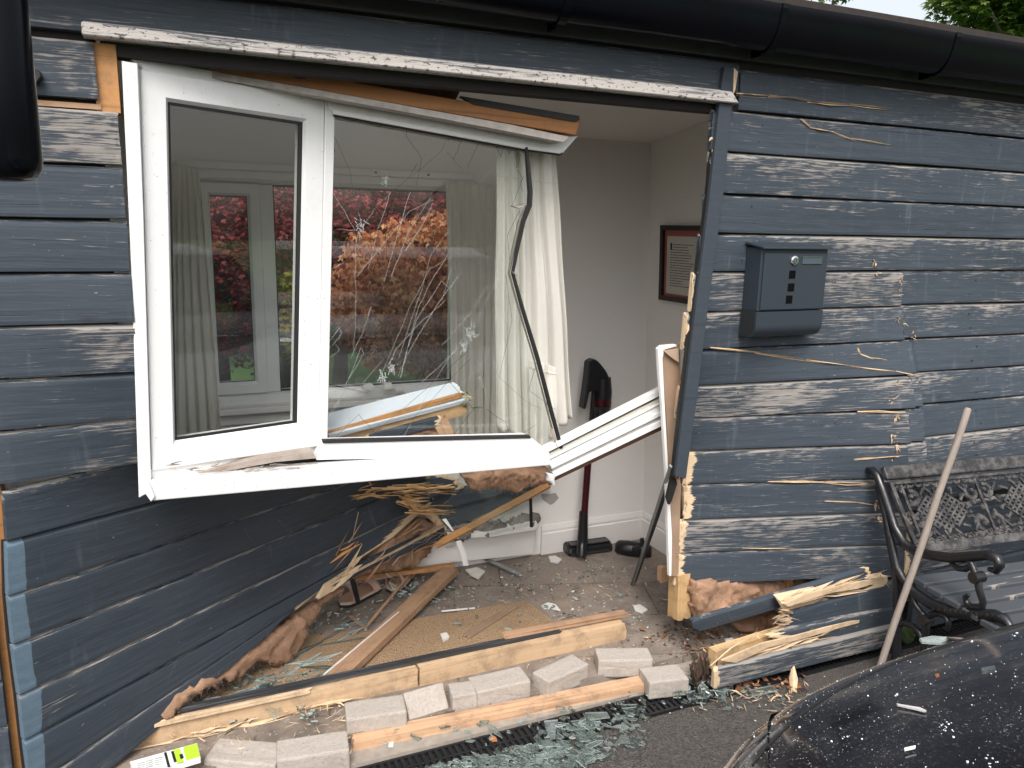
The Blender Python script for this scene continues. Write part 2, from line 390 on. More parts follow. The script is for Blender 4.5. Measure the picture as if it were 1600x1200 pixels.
# ---------- interior: back wall with window opening, side walls, ceiling
BY = 1.05                       # inner face of the back wall
wx0, wx1, wz0, wz1 = .06, 1.16, .885, 1.79    # opening
def ceilz(y): return 2.12-.118*y
m = MB()
def wallbox(x0, x1, z0, z1): m.box((x0, BY, z0), (x1, BY+.1, z1))
wallbox(-.42, wx0, FZ, 2.0); wallbox(wx1, 2.2, FZ, 2.0); wallbox(wx0, wx1, FZ, wz0); wallbox(wx0, wx1, wz1, 2.0)
m.build('back_wall', M_WALL, kind='structure')
m = MB(); m.add([(2.15, .075, FZ), (2.15, 1.06, FZ), (2.075, 1.06, 2.05), (2.075, .075, 2.13), (2.3, .075, FZ), (2.3, 1.06, FZ), (2.3, 1.06, 2.05), (2.3, .075, 2.13)],
      [(0, 1, 2, 3), (7, 6, 5, 4), (0, 3, 7, 4), (1, 5, 6, 2), (3, 2, 6, 7), (0, 4, 5, 1)])
m.build('side_wall_right', M_WALL, kind='structure')
m = MB(); m.box((-.44, .06, FZ), (-.40, 1.05, 2.1)); m.build('side_wall_left', M_WALL, kind='structure')
m = MB(); m.add([(-.44, .08, 2.12), (2.3, .08, 2.12), (2.3, 1.15, ceilz(1.15)), (-.44, 1.15, ceilz(1.15)), (-.44, .08, 2.2), (2.3, .08, 2.2), (2.3, 1.15, 2.2), (-.44, 1.15, 2.2)],
      [(0, 1, 2, 3), (7, 6, 5, 4), (0, 4, 5, 1), (2, 6, 7, 3), (1, 5, 6, 2), (0, 3, 7, 4)]); m.build('ceiling', M_CEIL, kind='structure')

# ---------- the house front: boards, fascia, roof, lintel
house = thing('timber_house', 'blue-grey weathered weatherboard house front with a smashed open hole beside the window', 'house', (1.0, .06, 0))
PROF = [(0.022, -.004), (0.022, .013), (.035, .0175), (.10, .0185), (.20, .018), (.32, .0185), (.44, .018), (.56, .0183), (.68, .018), (.79, .0178), (.87, .0175), (.915, .0165), (.955, .0095), (.985, .004), (.985, -.004)]
def pl_eval(P, t):
    L = [0]
    for i in range(1, len(P)): L.append(L[-1]+(P[i]-P[i-1]).length)
    d = t*L[-1]
    for i in range(1, len(P)):
        if d <= L[i] or i == len(P)-1:
            return P[i-1].lerp(P[i], (d-L[i-1])/max(1e-9, L[i]-L[i-1]))
def board(parent, B, T, jl=0., jr=0., rawl=0., rawr=0., wear=.3, blue=0., wearfn=None, name='cladding_board', warp=.0025, prof=PROF, label=None, th=1.0, mat=None):
    B = [V(p) for p in B]; T = [V(p) for p in T]
    L = sum((B[i+1]-B[i]).length for i in range(len(B)-1)); H = (T[0]-B[0]).length
    sd = rnd.random()*99
    nc = max(6, int(L/.028)); ts = [0, .004/L, .012/L, .03/L, .055/L]
    ts += [.08/L+(1-.16/L)*i/nc for i in range(nc+1)] if L > .25 else [.3, .5, .7]
    ts += [1-.055/L, 1-.03/L, 1-.012/L, 1-.004/L, 1]; ts = sorted(set(min(1, max(0, t)) for t in ts))
    nr = len(prof); vs = []; uv = []; at = []
    jL = []; jR = []
    for j in range(nr):
        a = abs(noise.noise(V((j*.45+sd, 1.3, 0))))*1.4+rnd.random()**2*.55
        b = abs(noise.noise(V((j*.45+sd, 7.7, 0))))*1.4+rnd.random()**2*.55
        jL.append(jl*a/L); jR.append(jr*b/L)
    jL[0] = jL[1]; jR[0] = jR[1]; jL[-1] = jL[-2]; jR[-1] = jR[-2]
    for i, t in enumerate(ts):
        for j, (s, d) in enumerate(prof):
            tt = jL[j]+t*(1-jL[j]-jR[j])
            b = pl_eval(B, tt); p = pl_eval(T, tt)
            dr = (pl_eval(B, min(1, tt+.01))-pl_eval(B, max(0, tt-.01))).normalized(); up = (p-b).normalized()
            n = dr.cross(up).normalized()
            wv = noise.noise(V((tt*L*1.7, sd, 0)))*warp
            q = b.lerp(p, s)+n*(d*th+wv*(1 if d > 0 else 0))+up*wv*.8
            vs.append(q); uv.append((tt*L+sd, s*H+sd*.37))
            dl = (tt-jL[j])*L; drr = (1-jR[j]-tt)*L
            raw = max((1-dl/rawl) if rawl else 0, (1-drr/rawr) if rawr else 0, 0)
            wr = wear if wearfn is None else wearfn(tt*L, s, L)
            bl = 1.0 if blue and tt*L < blue*(1+.15*noise.noise(V((s*3, sd, 2)))) else 0
            at.append((raw, wr+(.42 if s > .93 else 0), bl))
    fs = []
    for i in range(len(ts)-1):
        for j in range(nr-1): a = i*nr+j; fs.append((a, a+nr, a+nr+1, a+1))
        fs.append((i*nr, i*nr+nr-1, (i+1)*nr+nr-1, (i+1)*nr))
    fs.append(tuple(range(nr))); fs.append(tuple((len(ts)-1)*nr+j for j in range(nr))[::-1])
    # raw end caps
    for end, idx in ((0, 0), (1, (len(ts)-1)*nr)):
        pass
    o = mk(name, vs, fs, mat or M_BOARD, parent, uv, at, label=label); fixn(o)
    return o

# right-hand section: bulged out where it folded
ZL = [0.06, .187, .312, .441, .571, .705, .833, .957, 1.078, 1.206, 1.336, 1.469, 1.595, 1.721, 1.854, 1.983, 2.112]
def sst(a, b, x): t = min(1, max(0, (x-a)/(b-a))); return t*t*(3-2*t)
def bulge(x, z):
    a = 1-sst(.75, 1.40, z)
    if x < 2.57: k = .10+(x-1.56)/(2.57-1.56)*(-.27)
    elif x < 2.60: k = -.17+(x-2.57)/.03*.06
    else: k = -.11
    k += (1-sst(.2, .8, z))*-.02*(1 if x > 2.5 else 0)
    return k*a
def opening_x(z):     # ragged left edge of the right section, from the photo
    pts = [(1107, 165), (1098, 240), (1092, 307), (1083, 366), (1074, 424), (1068, 484), (1060, 541), (1053, 596), (1046, 647), (1046, 698), (1062, 752), (1060, 803), (1052, 853), (1048, 902)]
    pp = [onY(*p, 0.03*(1 if i < 7 else 3)) for i, p in enumerate(pts)]
    best = min(pp, key=lambda q: abs(q.z-z)); return best.x
for i in range(2, len(ZL)-1):
    z0, z1 = ZL[i], ZL[i+1]; xl = opening_x((z0+z1)/2)-.008
    if i == len(ZL)-2: xl = 1.705
    low = i <= 6
    xs = [xl, 2.0, 2.3, 2.565, 2.60, 3.2, 4.4]
    wf = (lambda zc: (lambda u, s, L: .34+.26*sst(.35, .9, s)*(1 if rnd.random() < .5 else .2)+(.25 if u < .06 and L > .94 and L < 1.1 else 0)+.18*noise.noise(V((u*1.1, zc*3, 0)))))(z0)
    split = z0 < 1.35
    if not split:
        board(house, [V((x, bulge(x, z0), z0)) for x in xs], [V((x, bulge(x, z1), z1)) for x in xs], jl=.008, rawl=.0, wearfn=wf)
    else:
        xc = 2.535+.05*noise.noise(V((z0*9, 3, 1)))-(.02 if low else 0)
        if z0 < .7: xc = 2.52
        xa = [x for x in xs if x < xc-.05]+[xc]; 
        board(house, [V((x, bulge(x, z0), z0)) for x in xa], [V((x, bulge(x, z1), z1)) for x in xa], jl=.008 if not low else .02, jr=.012, rawl=.06 if low else .008, rawr=.0, wearfn=wf)
        xb = [xc-.012]+[x for x in xs if x > xc+.02]; dz = .005 if z0 > .7 else 0
        if z0 > .5:
            board(house, [V((x, bulge(x, z0)+.004, z0+dz*(1-sst(2.6, 3.3, x)))) for x in xb], [V((x, bulge(x, z1)+.004, z1+dz*(1-sst(2.6, 3.3, x)))) for x in xb], jl=.012, rawl=.0, wearfn=wf)
        else:
            board(house, [V((x, bulge(x, z0)-.01, z0-.02)) for x in xb], [V((x, bulge(x, z1)-.01, z1-.02)) for x in xb], jl=.02, rawl=.01, wearfn=wf)
for i in (0, 1, 2):
    z0, z1 = ZL[i], ZL[i+1]; xb = [2.63, 3.2, 4.4]
    if i < 2: board(house, [V((x, bulge(x, z0)-.012, z0-.02)) for x in xb], [V((x, bulge(x, z1)-.012, z1-.02)) for x in xb], wear=.1)
# left section, above the torn panel
HX = -.355
def lzr(z, yd):  # right-hand end against the window trim
    return z
zl = [.967, 1.10, 1.225, 1.35, 1.475, 1.60, 1.725, 1.868, 2.002]
yaws = {0: 20, 1: 11, 2: 4}
def lft(z, yaw, xr): 
    t = math.tan(math.radians(yaw)); return [V((-1.4, 0, z)), V((HX-.03, 0, z)), V((xr, (xr-HX)*t, z))]
for i in range(len(zl)-1):
    z0, z1 = zl[i], zl[i+1]; y0, y1 = yaws.get(i, 0), yaws.get(i+1, 0)
    xr = -.088
    wf = lambda u, s, L: .16+.34*sst(.70, 1.0, u/L)*(.6+.8*rnd.random())
    if i == len(zl)-2:
        board(house, [V((-1.4, 0, z0+.004)), V((-.128, 0, z0+.002))], [V((-1.4, 0, z1)), V((-.128, 0, z1))], jr=.006, wearfn=wf)
    elif i == len(zl)-3:
        board(house, [V((-1.4, 0, z0)), V((xr, 0, z0))], [V((-1.4, 0, z1-.005)), V((xr, 0, z1-.018))], jr=.006, wearfn=wf)
    else:
        B = lft(z0, y0, xr); T = lft(z1, y1, xr); board(house, B, T, jr=.006, wearfn=wf)
# board above the lintel, over the whole front
board(house, [V((-1.4, 0, 2.004)), V((1.70, 0, 2.034))], [V((-1.4, 0, 2.131)), V((1.70, 0, 2.131))], wearfn=lambda u, s, L: .10+.25*sst(.5, 0, s))
# sheathing behind the boards so gaps read dark
M_DARK = plain('tar_paper', (.02, .018, .018), .9)
m = MB()
def shy(z): return .02
for (x0, x1, z0, z1) in ((-1.4, -.13, 1.27, 2.2), (-1.4, -.38, .97, 1.27), (1.70, 4.4, 1.36, 2.2), (-.13, 1.70, 2.06, 2.2)): m.box((x0, .006, z0), (x1, .07, z1))
for k in range(10):
    z0 = .32+k*.104; z1 = z0+.104; xs = [1.66, 2.0, 2.3, 2.57, 2.6, 3.2, 4.4]
    for a, b in zip(xs[:-1], xs[1:]):
        f = [V((a, bulge(a, z0)+.006, z0)), V((b, bulge(b, z0)+.006, z0)), V((b, bulge(b, z1)+.006, z1)), V((a, bulge(a, z1)+.006, z1))]
        m.add(f+[p+V((0, .05, 0)) for p in f], [(0, 1, 2, 3), (7, 6, 5, 4), (0, 4, 5, 1), (3, 2, 6, 7), (0, 3, 7, 4), (1, 5, 6, 2)])
m.build('sheathing', M_DARK, house)
# orange stud behind the missing board bit, ledge strip, corner stud
m = MB(); m.box((-.135, -.004, 1.848), (-.085, .06, 2.0)); m.build('stud', W_ORANGE, house)
m = MB(); m.box((-.5, -.008, 1.852), (-.125, .012, 1.864)); m.build('batten', W_BROWN, house)
m = MB(); m.box((-.55, .012, -.02), (-.412, .06, .96)); m.build('corner_stud', m_wood('stud_orange', (.26, .115, .035), (.40, .19, .065), (.12, .05, .02)), house)
for k in range(7):
    z0 = .07+k*.128; board(house, [V((-1.4, .004, z0)), V((-.452, .004, z0))], [V((-1.4, .004, z0+.128)), V((-.452, .004, z0+.128))], wear=.2)
m = MB(); m.box((-1.4, .006, .0), (-.556, .05, .97)); m.build('lower_backing', M_DARK, house)
# long splits and torn chips on the right-hand boards
def surf(px, py, d=.0195):
    p = onY(px, py, 0)
    for _ in range(6): p = onY(px, py, bulge(p.x, p.z)-d)
    return p
M_SPLIT = m_wood('split_wood', (.42, .28, .16), (.68, .50, .33), (.20, .10, .05))
def splitline(pts, wd):
    for a, b in zip(pts[:-1], pts[1:]):
        A_, B_ = surf(*a, .019), surf(*b, .021)
        for k in range(3): o_ = V((rnd.gauss(0, .003), 0, rnd.gauss(0, wd*.3))); splinter(m, A_+o_, B_+o_+(B_-A_)*rnd.uniform(.0, .35), wd*rnd.uniform(.4, 1), .0025, 0, .03)
for P_, w_ in (([(1110, 544), (1180, 551), (1260, 563), (1330, 572), (1400, 580), (1432, 586)], .008), ([(1340, 545), (1344, 553), (1360, 559), (1385, 562)], .008), ([(1150, 146), (1200, 150), (1262, 158), (1330, 163), (1380, 169)], .008), ([(1251, 186), (1266, 199), (1300, 205), (1330, 217), (1385, 226)], .006),
    ([(1200, 752), (1280, 753), (1360, 755)], .007), ([(1290, 784), (1340, 786), (1372, 790)], .005), ([(1335, 718), (1370, 715), (1412, 712)], .005), ([(1340, 644), (1404, 646)], .007), ([(1160, 856), (1230, 857)], .006)): m = MB(); splitline(P_, w_); m.build('split_wood', M_SPLIT, house)
for (x, y, n_, w_) in ((1366, 407, 5, .006), (1371, 424, 4, .005), (1405, 438, 4, .004), (1405, 458, 5, .004), (1403, 500, 6, .006), (1412, 508, 3, .005), (1425, 524, 7, .008), (1402, 603, 4, .004), (1394, 627, 5, .004), (1401, 652, 7, .006), (1396, 684, 5, .007), (1398, 697, 6, .007), (1396, 716, 3, .005), (1370, 787, 6, .010), (1372, 812, 8, .012), (1385, 835, 4, .008), (1386, 850, 4, .006)):
    m = MB()
    for _ in range(n_): a = surf(x+rnd.gauss(0, 2), y+rnd.gauss(0, 3), .018); splinter(m, a, a+V((rnd.gauss(0, .012), -rnd.uniform(.004, .014), rnd.gauss(0, .012))), w_*rnd.uniform(.5, 1.2), .003, 0, .15)
    m.build('torn_chips', M_SPLIT, house)
M_NAIL = plain('nail_dark', (.03, .028, .03), .6)
for i in range(2, len(ZL)-1):
    for x in (1.80, 2.22, 2.92):
        for q in (.3, .72):
            z = ZL[i]+(ZL[i+1]-ZL[i])*q; xx = x+rnd.gauss(0, .012); y = bulge(xx, z)-.0185; m = MB(); m.tube([(xx, y+.002, z), (xx, y-.0006, z)], rnd.uniform(.0022, .0034), 8); m.build('nail_head', M_NAIL, house)
# roof, fascia
m = MB(); m.box((-2.5, -.024, 2.137), (6.5, .05, 2.28)); m.build('fascia_board', M_FASCIA, house)
m = MB(); m.box((-2.5, -.036, 2.172), (6.5, -.025, 2.28)); m.build('fascia_cap', plain('black_cap', (.012, .013, .016), .4), house)
rf = MB(); sl = math.tan(math.radians(9))
def rfz(y): return 2.290+sl*(y+.12)
rf.add([(-2.5, -.12, 2.283), (6.5, -.12, 2.283), (6.5, 2.6, rfz(2.6)), (-2.5, 2.6, rfz(2.6)), (-2.5, -.12, 2.308), (6.5, -.12, 2.308), (6.5, 2.6, rfz(2.6)+.03), (-2.5, 2.6, rfz(2.6)+.03)],
      [(0, 1, 2, 3), (7, 6, 5, 4), (0, 4, 5, 1), (2, 6, 7, 3), (1, 5, 6, 2), (0, 3, 7, 4)]); rf.build('roof', M_ROOF, house)
for nm_, lo_, hi_ in (('rear_wall', (-2.6, 1.16, -.01), (-.45, 1.2, 2.5)), ('rear_wall', (2.3, 1.16, -.01), (6.5, 1.2, 2.5)), ('end_wall', (6.4, .05, -.01), (6.5, 1.16, 2.4)), ('end_wall', (-2.6, .05, -.01), (-2.5, 1.16, 2.4))):
    m = MB(); m.box(lo_, hi_); m.build(nm_, M_FASCIA, house)
# lintel drip board
m = MB()
A = [V((-.15, -.048, 2.006)), V((1.685, -.048, 2.0)), V((1.70, -.002, 2.0)), V((-.15, -.002, 2.006)), V((-.15, -.046, 2.034)), V((1.66, -.046, 2.032)), V((1.65, -.002, 2.046)), V((-.15, -.002, 2.046))]
m.add(A, [(3, 2, 1, 0), (4, 5, 6, 7), (0, 1, 5, 4), (1, 2, 6, 5), (2, 3, 7, 6), (3, 0, 4, 7)], [(p.x, p.z*1+p.y) for p in A])
bevel(m.build('lintel_board', M_LINTEL, house), .003)
m = MB(); m.box((-.14, .0, 1.975), (1.64, .05, 2.0)); m.build('lintel_timber', M_DARK, house)
m = MB(); m.box((-.12, .05, 1.985), (1.9, .10, 2.12)); m.build('head_lining', M_WALL, house)

# ---------- gutter and brackets
gut = thing('roof_gutter', 'black half-round plastic gutter running along the eaves', 'gutter', (2, -.1, 2.25))
m = MB(); gx0, gx1 = -2.5, 6.5; pts = []
gc = V((0, -.105, 2.258)); R0 = .066
n = 18
prof = [(gc.y-R0*math.cos(math.pi*k/n), gc.z-1.65*R0*math.sin(math.pi*k/n)) for k in range(n+1)]
outer = [(gc.y-R0-.003, gc.z+.012), (gc.y-R0-.003, gc.z)]+prof[1:]
inner = [(y+(gc.y-y)*.06, z+(gc.z-z)*.06) for y, z in outer]
loop = outer+inner[::-1]
vs = []; fs = []; NX = 46; L = len(loop)
for i in range(NX):
    x = gx0+(gx1-gx0)*i/(NX-1)
    for (y, z) in loop: vs.append(V((x, y, z+.0015*math.sin(i*1.7))))
for i in range(NX-1):
    for k in range(L): a = i*L+k; b = i*L+(k+1) % L; fs.append((a, b, b+L, a+L))
m.add(vs, fs); smooth_by_angle(m.build('channel', M_GUTTER, gut), 50)
def px_x(px, py, y, z0=0):  # x on plane y
    return onY(px, py, y).x
for gx in (onY(868, 25, -.08).x, onY(1190, 70, -.08).x, onY(1455, 100, -.08).x):
    m = MB(); pr2 = [(gc.y+(y-gc.y)*1.05, gc.z+(z-gc.z)*1.06-.001) for y, z in outer]
    ins = [(gc.y+(y-gc.y)*1.005, gc.z+(z-gc.z)*1.005) for y, z in outer]
    lp = pr2+ins[::-1]; q = [V((gx-.012, y, z)) for y, z in lp]; q2 = [V((gx+.012, y, z)) for y, z in lp]; k = len(lp)
    m.add(q+q2, [(a, (a+1) % k, k+(a+1) % k, k+a) for a in range(k)]+[(a, a+1, k-2-a, k-1-a) for a in range(k//2-1)]+[(k+a+1, k+a, k+k-1-a, k+k-2-a) for a in range(k//2-1)])
    m.box((gx-.004, gc.y+R0*.45, gc.z-R0*1.6-.012), (gx+.004, -.037, gc.z-R0*1.2)); m.build('gutter_bracket', M_GUTTER, gut)

# ---------- downpipe in the near top-left
dp = thing('downpipe', 'glossy black round drainpipe hanging at the top left in front of the boards', 'drainpipe', onY(22, 270, -1.0))
P1 = onY(9, 249, -1.0); rp = .0345*1.12*(1.0)
m = MB(); m.tube([P1+V((0, 0, t)) for t in (-.026, -.0245, -.020, -.012, 0, .15, .6)], [rp*.30, rp*.62, rp*.84, rp*.97, rp*1.02, rp*1.02, rp*1.02], 28); smooth_by_angle(m.build('pipe', M_GUTTER, dp))
m = MB(); m.tube([P1+V((0, 0, t)) for t in (.198, .2, .235, .24, .6)], [rp*1.05, rp*1.17, rp*1.17, rp*1.12, rp*1.12], 28); smooth_by_angle(m.build('collar', M_GUTTER, dp))
slab('wall_clip', [(30, 106), (62, 110), (65, 118), (56, 132), (36, 118)], Y(-.045), .03, M_BLACK, None, .002, label='small black broken pipe clip on the top left board', cat='clip')

# ================================================================== TORN PANEL (lower left), swung inwards about its left edge
PY = 36
panel = thing('torn_wall_panel', 'lower blue-grey board panel under the window, torn loose and pushed inwards', 'wall panel', (-.3, .1, 0))
def W(px, py, yd=PY, off=0.0): return onP(px, py, V((HX, off, 0)), yawn(yd))
lines = [  # (left px on the front plane, px right end, yaw)
    ((2, 766), (300, 697), 21), ((6, 845), (640, 672), 30), ((8, 930), (660, 712), 34), ((15, 1006), (690, 736), PY), ((25, 1085), (700, 769), PY),
    ((33, 1155), (588, 856), PY), ((42, 1228), (540, 892), PY), ((50, 1300), (492, 926), PY)]
def ln(i):
    (l, r, yd) = lines[i]; a = onY(*l, 0.0); b = W(*r, yd); return [a, a.lerp(b, .25), b]
rj = [(.0, .0), (.02, .05), (.09, .12), (.08, .12), (.11, .16), (.09, .14), (.07, .10)]
for i in range(7):
    T = ln(i); B = ln(i+1)
    def wf(u, s, L): return -.04+.35*(1 if s > .90 else 0)+.16*noise.noise(V((u*2, s*2, i*3.3)))+(.16 if i > 3 and rnd.random() < .4 else 0)
    board(panel, B, T, jl=.003, jr=rj[i][0], rawr=rj[i][1], rawl=.0, wearfn=wf, blue=.036 if i else 0, warp=.004, th=.9)
# lining and studs behind the torn boards
n36 = yawn(PY)
m = MB()
for i in range(1, 7):
    T = ln(i); B = ln(i+1); e = .80
    q = [B[0], B[0].lerp(B[-1], e), T[0].lerp(T[-1], e), T[0]]; q = [p+n36*.008 for p in q]
    m.add(q+[p+n36*.012 for p in q], [(0, 1, 2, 3), (7, 6, 5, 4), (0, 4, 5, 1), (3, 2, 6, 7), (0, 3, 7, 4), (1, 5, 6, 2)])
m.build('backing_sheet', M_DARK, panel)

# ------------------------------------------------------------------ generic timber
def beam(name, p0, p1, w, t, mat, parent=None, up=(0, 0, 1), j0=.0, j1=.0, nw=6, sag=0.0, taper=None, wob=.0015, twist=0.0, bow=(0, 0, 0), **k):
    p0 = V(p0); p1 = V(p1); ax = (p1-p0); L = ax.length; ax.normalize(); up = V(up); side = ax.cross(up).normalized(); up = side.cross(ax).normalized()
    per = []
    c = min(w, t)*.06
    for i in range(nw+1): per.append((-w/2+w*i/nw, -t/2))
    for i in range(1, 3): per.append((w/2, -t/2+t*i/3))
    for i in range(nw+1): per.append((w/2-w*i/nw, t/2))
    for i in range(1, 3): per.append((-w/2, t/2-t*i/3))
    sd = rnd.random()*99; np_ = len(per)
    J0 = [j0*(abs(noise.noise(V((a*60+sd, b*25, 0))))*1.5+rnd.random()**2*.5) for a, b in per]
    J1 = [j1*(abs(noise.noise(V((a*60+sd, b*25, 9))))*1.5+rnd.random()**2*.5) for a, b in per]
    nc = max(4, int(L/.05)); ts = sorted(set([0, .01, .03]+[.05+.9*i/nc for i in range(nc+1)]+[.97, .99, 1]))
    vs = []; uv = []
    for tt in ts:
        ctr = p0.lerp(p1, tt)+V(bow)*(4*tt*(1-tt))
        s = 1.0 if taper is None else (taper[0]+(taper[1]-taper[0])*tt)
        ct, st = math.cos(twist*tt), math.sin(twist*tt)
        for q, (a, b) in enumerate(per):
            d = J0[q]*(1-tt)**3-J1[q]*tt**3
            wv = noise.noise(V((tt*L*4, q*.7, sd)))*wob
            aa, bb = (a*ct-b*st)*s, (a*st+b*ct)*s
            vs.append(ctr+side*(aa+wv)+up*(bb+wv)+ax*d); uv.append((tt*L+sd, a+b*.9+sd*.31))
    fs = []
    for i in range(len(ts)-1):
        for q in range(np_): q2 = (q+1) % np_; fs.append((i*np_+q, i*np_+q2, (i+1)*np_+q2, (i+1)*np_+q))
    for base, jj, sg in ((0, j0, 1), ((len(ts)-1)*np_, j1, -1)):
        # ragged cap: inner centre row
        ci = len(vs); ctr = p0 if base == 0 else p1
        for i in range(nw+1):
            a = -w/2+w*i/nw; vs.append(ctr+side*a*.9+ax*sg*jj*rnd.random()*.8); uv.append((sd+rnd.random()*.01, a+sd*.31))
        for i in range(nw):
            fs.append((base+i, ci+i, ci+i+1, base+i+1)); o = base+nw+2+nw
            fs.append((base+nw+3+i, base+nw+4+i if i < nw else o, ci+nw-i-1, ci+nw-i))
        fs.append((base, base+np_-1, base+np_-2, base+nw*2+3, ci)); fs.append((base+nw, base+nw+1, base+nw+2, base+nw+3, ci+nw))
    o = mk(name, vs, fs, mat, parent, uv, **k); fixn(o); return o
# ------------------------------------------------------------------ insulation lumps
def wool(name, pts, pl, parent=None, thick=.05, amp=.022, seed=0, nf=260, res=46, **k):
    pt, n = pl; n = V(n).normalized(); P = [onP(x, y, V(pt), n) for x, y in pts]
    c = sum(P, V())/len(P); e1 = (P[1]-P[0]).normalized(); e2 = n.cross(e1)
    q = [((p-c).dot(e1), (p-c).dot(e2)) for p in P]
    x0 = min(a for a, b in q); x1 = max(a for a, b in q); y0 = min(b for a, b in q); y1 = max(b for a, b in q)
    def inside(x, y):
        r = False; j = len(q)-1
        for i in range(len(q)):
            xi, yi = q[i]; xj, yj = q[j]
            if (yi > y) != (yj > y) and x < (xj-xi)*(y-yi)/(yj-yi)+xi: r = not r
            j = i
        return r
    def edge(x, y):
        best = 9
        for i in range(len(q)):
            ax, ay = q[i]; bx, by = q[(i+1) % len(q)]; dx, dy = bx-ax, by-ay; tt = max(0, min(1, ((x-ax)*dx+(y-ay)*dy)/(dx*dx+dy*dy+1e-12)))
            best = min(best, math.hypot(x-ax-dx*tt, y-ay-dy*tt))
        return best
    st = max(x1-x0, y1-y0)/res; idx = {}; vs = []; fs = []; front = []
    nx = int((x1-x0)/st)+1; ny = int((y1-y0)/st)+1
    for i in range(nx+1):
        for j in range(ny+1):
            x = x0+i*st; y = y0+j*st; jx = noise.noise(V((x*30, y*30, seed)))*st*1.2
            if inside(x+jx, y-jx):
                e = edge(x, y); r = min(1, e/.03)
                p3 = c+e1*x+e2*y
                h = math.sqrt(1-(1-r)**2)*thick*.6 + amp*(noise.fractal(p3*16+V((seed, 0, 0)), .9, 2.2, 4))+ .4*amp*noise.noise(p3*70)
                idx[(i, j)] = len(vs); vs.append(p3-n*h+e1*noise.noise(p3*40)*.008+e2*noise.noise(p3*40+V((9, 9, 9)))*.008); front.append((p3, h))
    nv = len(vs)
    for p3, h in front: vs.append(p3+n*thick*.4)
    def ok(*a): return all(z in idx for z in a)
    ed = {}
    for i in range(nx):
        for j in range(ny):
            a = (i, j), (i+1, j), (i+1, j+1), (i, j+1)
            if ok(*a):
                f = [idx[z] for z in a]; fs.append(tuple(f)); fs.append(tuple(v+nv for v in f[::-1]))
                for u in range(4): ed.setdefault(frozenset((f[u], f[(u+1) % 4])), []).append((f[u], f[(u+1) % 4]))
    for kk, l in ed.items():
        if len(l) == 1: a, b = l[0]; fs.append((b, a, a+nv, b+nv))
    mi = [0]*len(fs)
    # stray fibres
    R = random.Random(seed*13+5)
    for _ in range(nf*7):
        a = R.randrange(nv) if nv else 0
        p = vs[a]; d = V((R.gauss(0, 1), R.gauss(0, 1), R.gauss(0, 1))).normalized()-n*.7; l = R.uniform(.006, .026); s = d.cross(V((.3, .5, .9))).normalized()*.00016
        b = len(vs); mdl = p+d*l*.5+V((R.gauss(0, 1), R.gauss(0, 1), R.gauss(0, 1)))*.003
        vs += [p-s, p+s, mdl+s, mdl-s, p+d*l]; fs += [(b, b+1, b+2, b+3), (b+3, b+2, b+4)]; mi += [1, 1]
    return mk(name, vs, fs, [M_INSUL, M_FIBRE], parent, [(v.x, v.z) for v in vs], mi=mi, smooth=True, **k)
def PW(off): return (V((HX, off, 0)), n36)
wool('insulation', [(232, 1122), (262, 1085), (330, 1040), (400, 1000), (462, 956), (478, 962), (468, 1010), (440, 1038), (396, 1036), (372, 1058), (330, 1068), (290, 1092), (262, 1118)], PW(.035), panel, .05, .02, 1)
wool('insulation', [(455, 965), (518, 924), (536, 914), (533, 924), (500, 944), (474, 985)], PW(.045), panel, .04, .012, 2, 120)
wool('insulation', [(540, 904), (562, 878), (592, 838), (640, 812), (704, 806), (724, 822), (690, 850), (650, 872), (636, 886), (600, 893), (560, 900)], PW(.05), panel, .07, .028, 3, 420, 60)
wool('insulation', [(585, 768), (632, 738), (700, 735), (718, 748), (690, 775), (640, 782)], PW(.05), panel, .05, .02, 4)
WI = wool('insulation_batt', [(720, 742), (762, 730), (858, 728), (866, 742), (852, 752), (806, 768), (770, 762), (736, 764)], Y(.30), None, .06, .026, 5, 320, 60, label='brown mineral wool clump hanging under the right end of the white sill', cat='insulation')
# dark back boards seen below the sill (they reach the far wall)
fb = thing('broken_board_stack', 'dark blue broken boards lying against the back wall below the sill', 'broken boards', onY(770, 800, .85))
for a, b, c, d, jr in (((560, 745), (700, 742), (700, 764), (552, 772), .05),):
    pass
def qboard(parent, px, y, jl, jr, rawl, rawr, wear=.0, yd=None, name='cladding_board', **k):
    """px: top-left, top-right, bottom-right, bottom-left on plane y (or yawed plane)"""
    f = (lambda p: onY(*p, y)) if yd is None else (lambda p: onW(*p, yd[0], y, yd[1]))
    tl, tr, br, bl = [f(p) for p in px]
    return board(parent, [bl, bl.lerp(br, .5), br], [tl, tl.lerp(tr, .5), tr], jl=jl, jr=jr, rawl=rawl, rawr=rawr, wearfn=lambda u, s, L: wear, warp=.003, name=name, **k)
qboard(fb, [(640, 790), (868, 752), (850, 764), (690, 830)], 1.0, .04, .02, .05, .02, .0)
qboard(fb, [(655, 772), (840, 740), (866, 750), (640, 808)], .98, .05, .02, .07, .0, .0)
qboard(fb, [(560, 765), (700, 738), (740, 756), (600, 800)], .96, .05, .05, .07, .05, -.1)
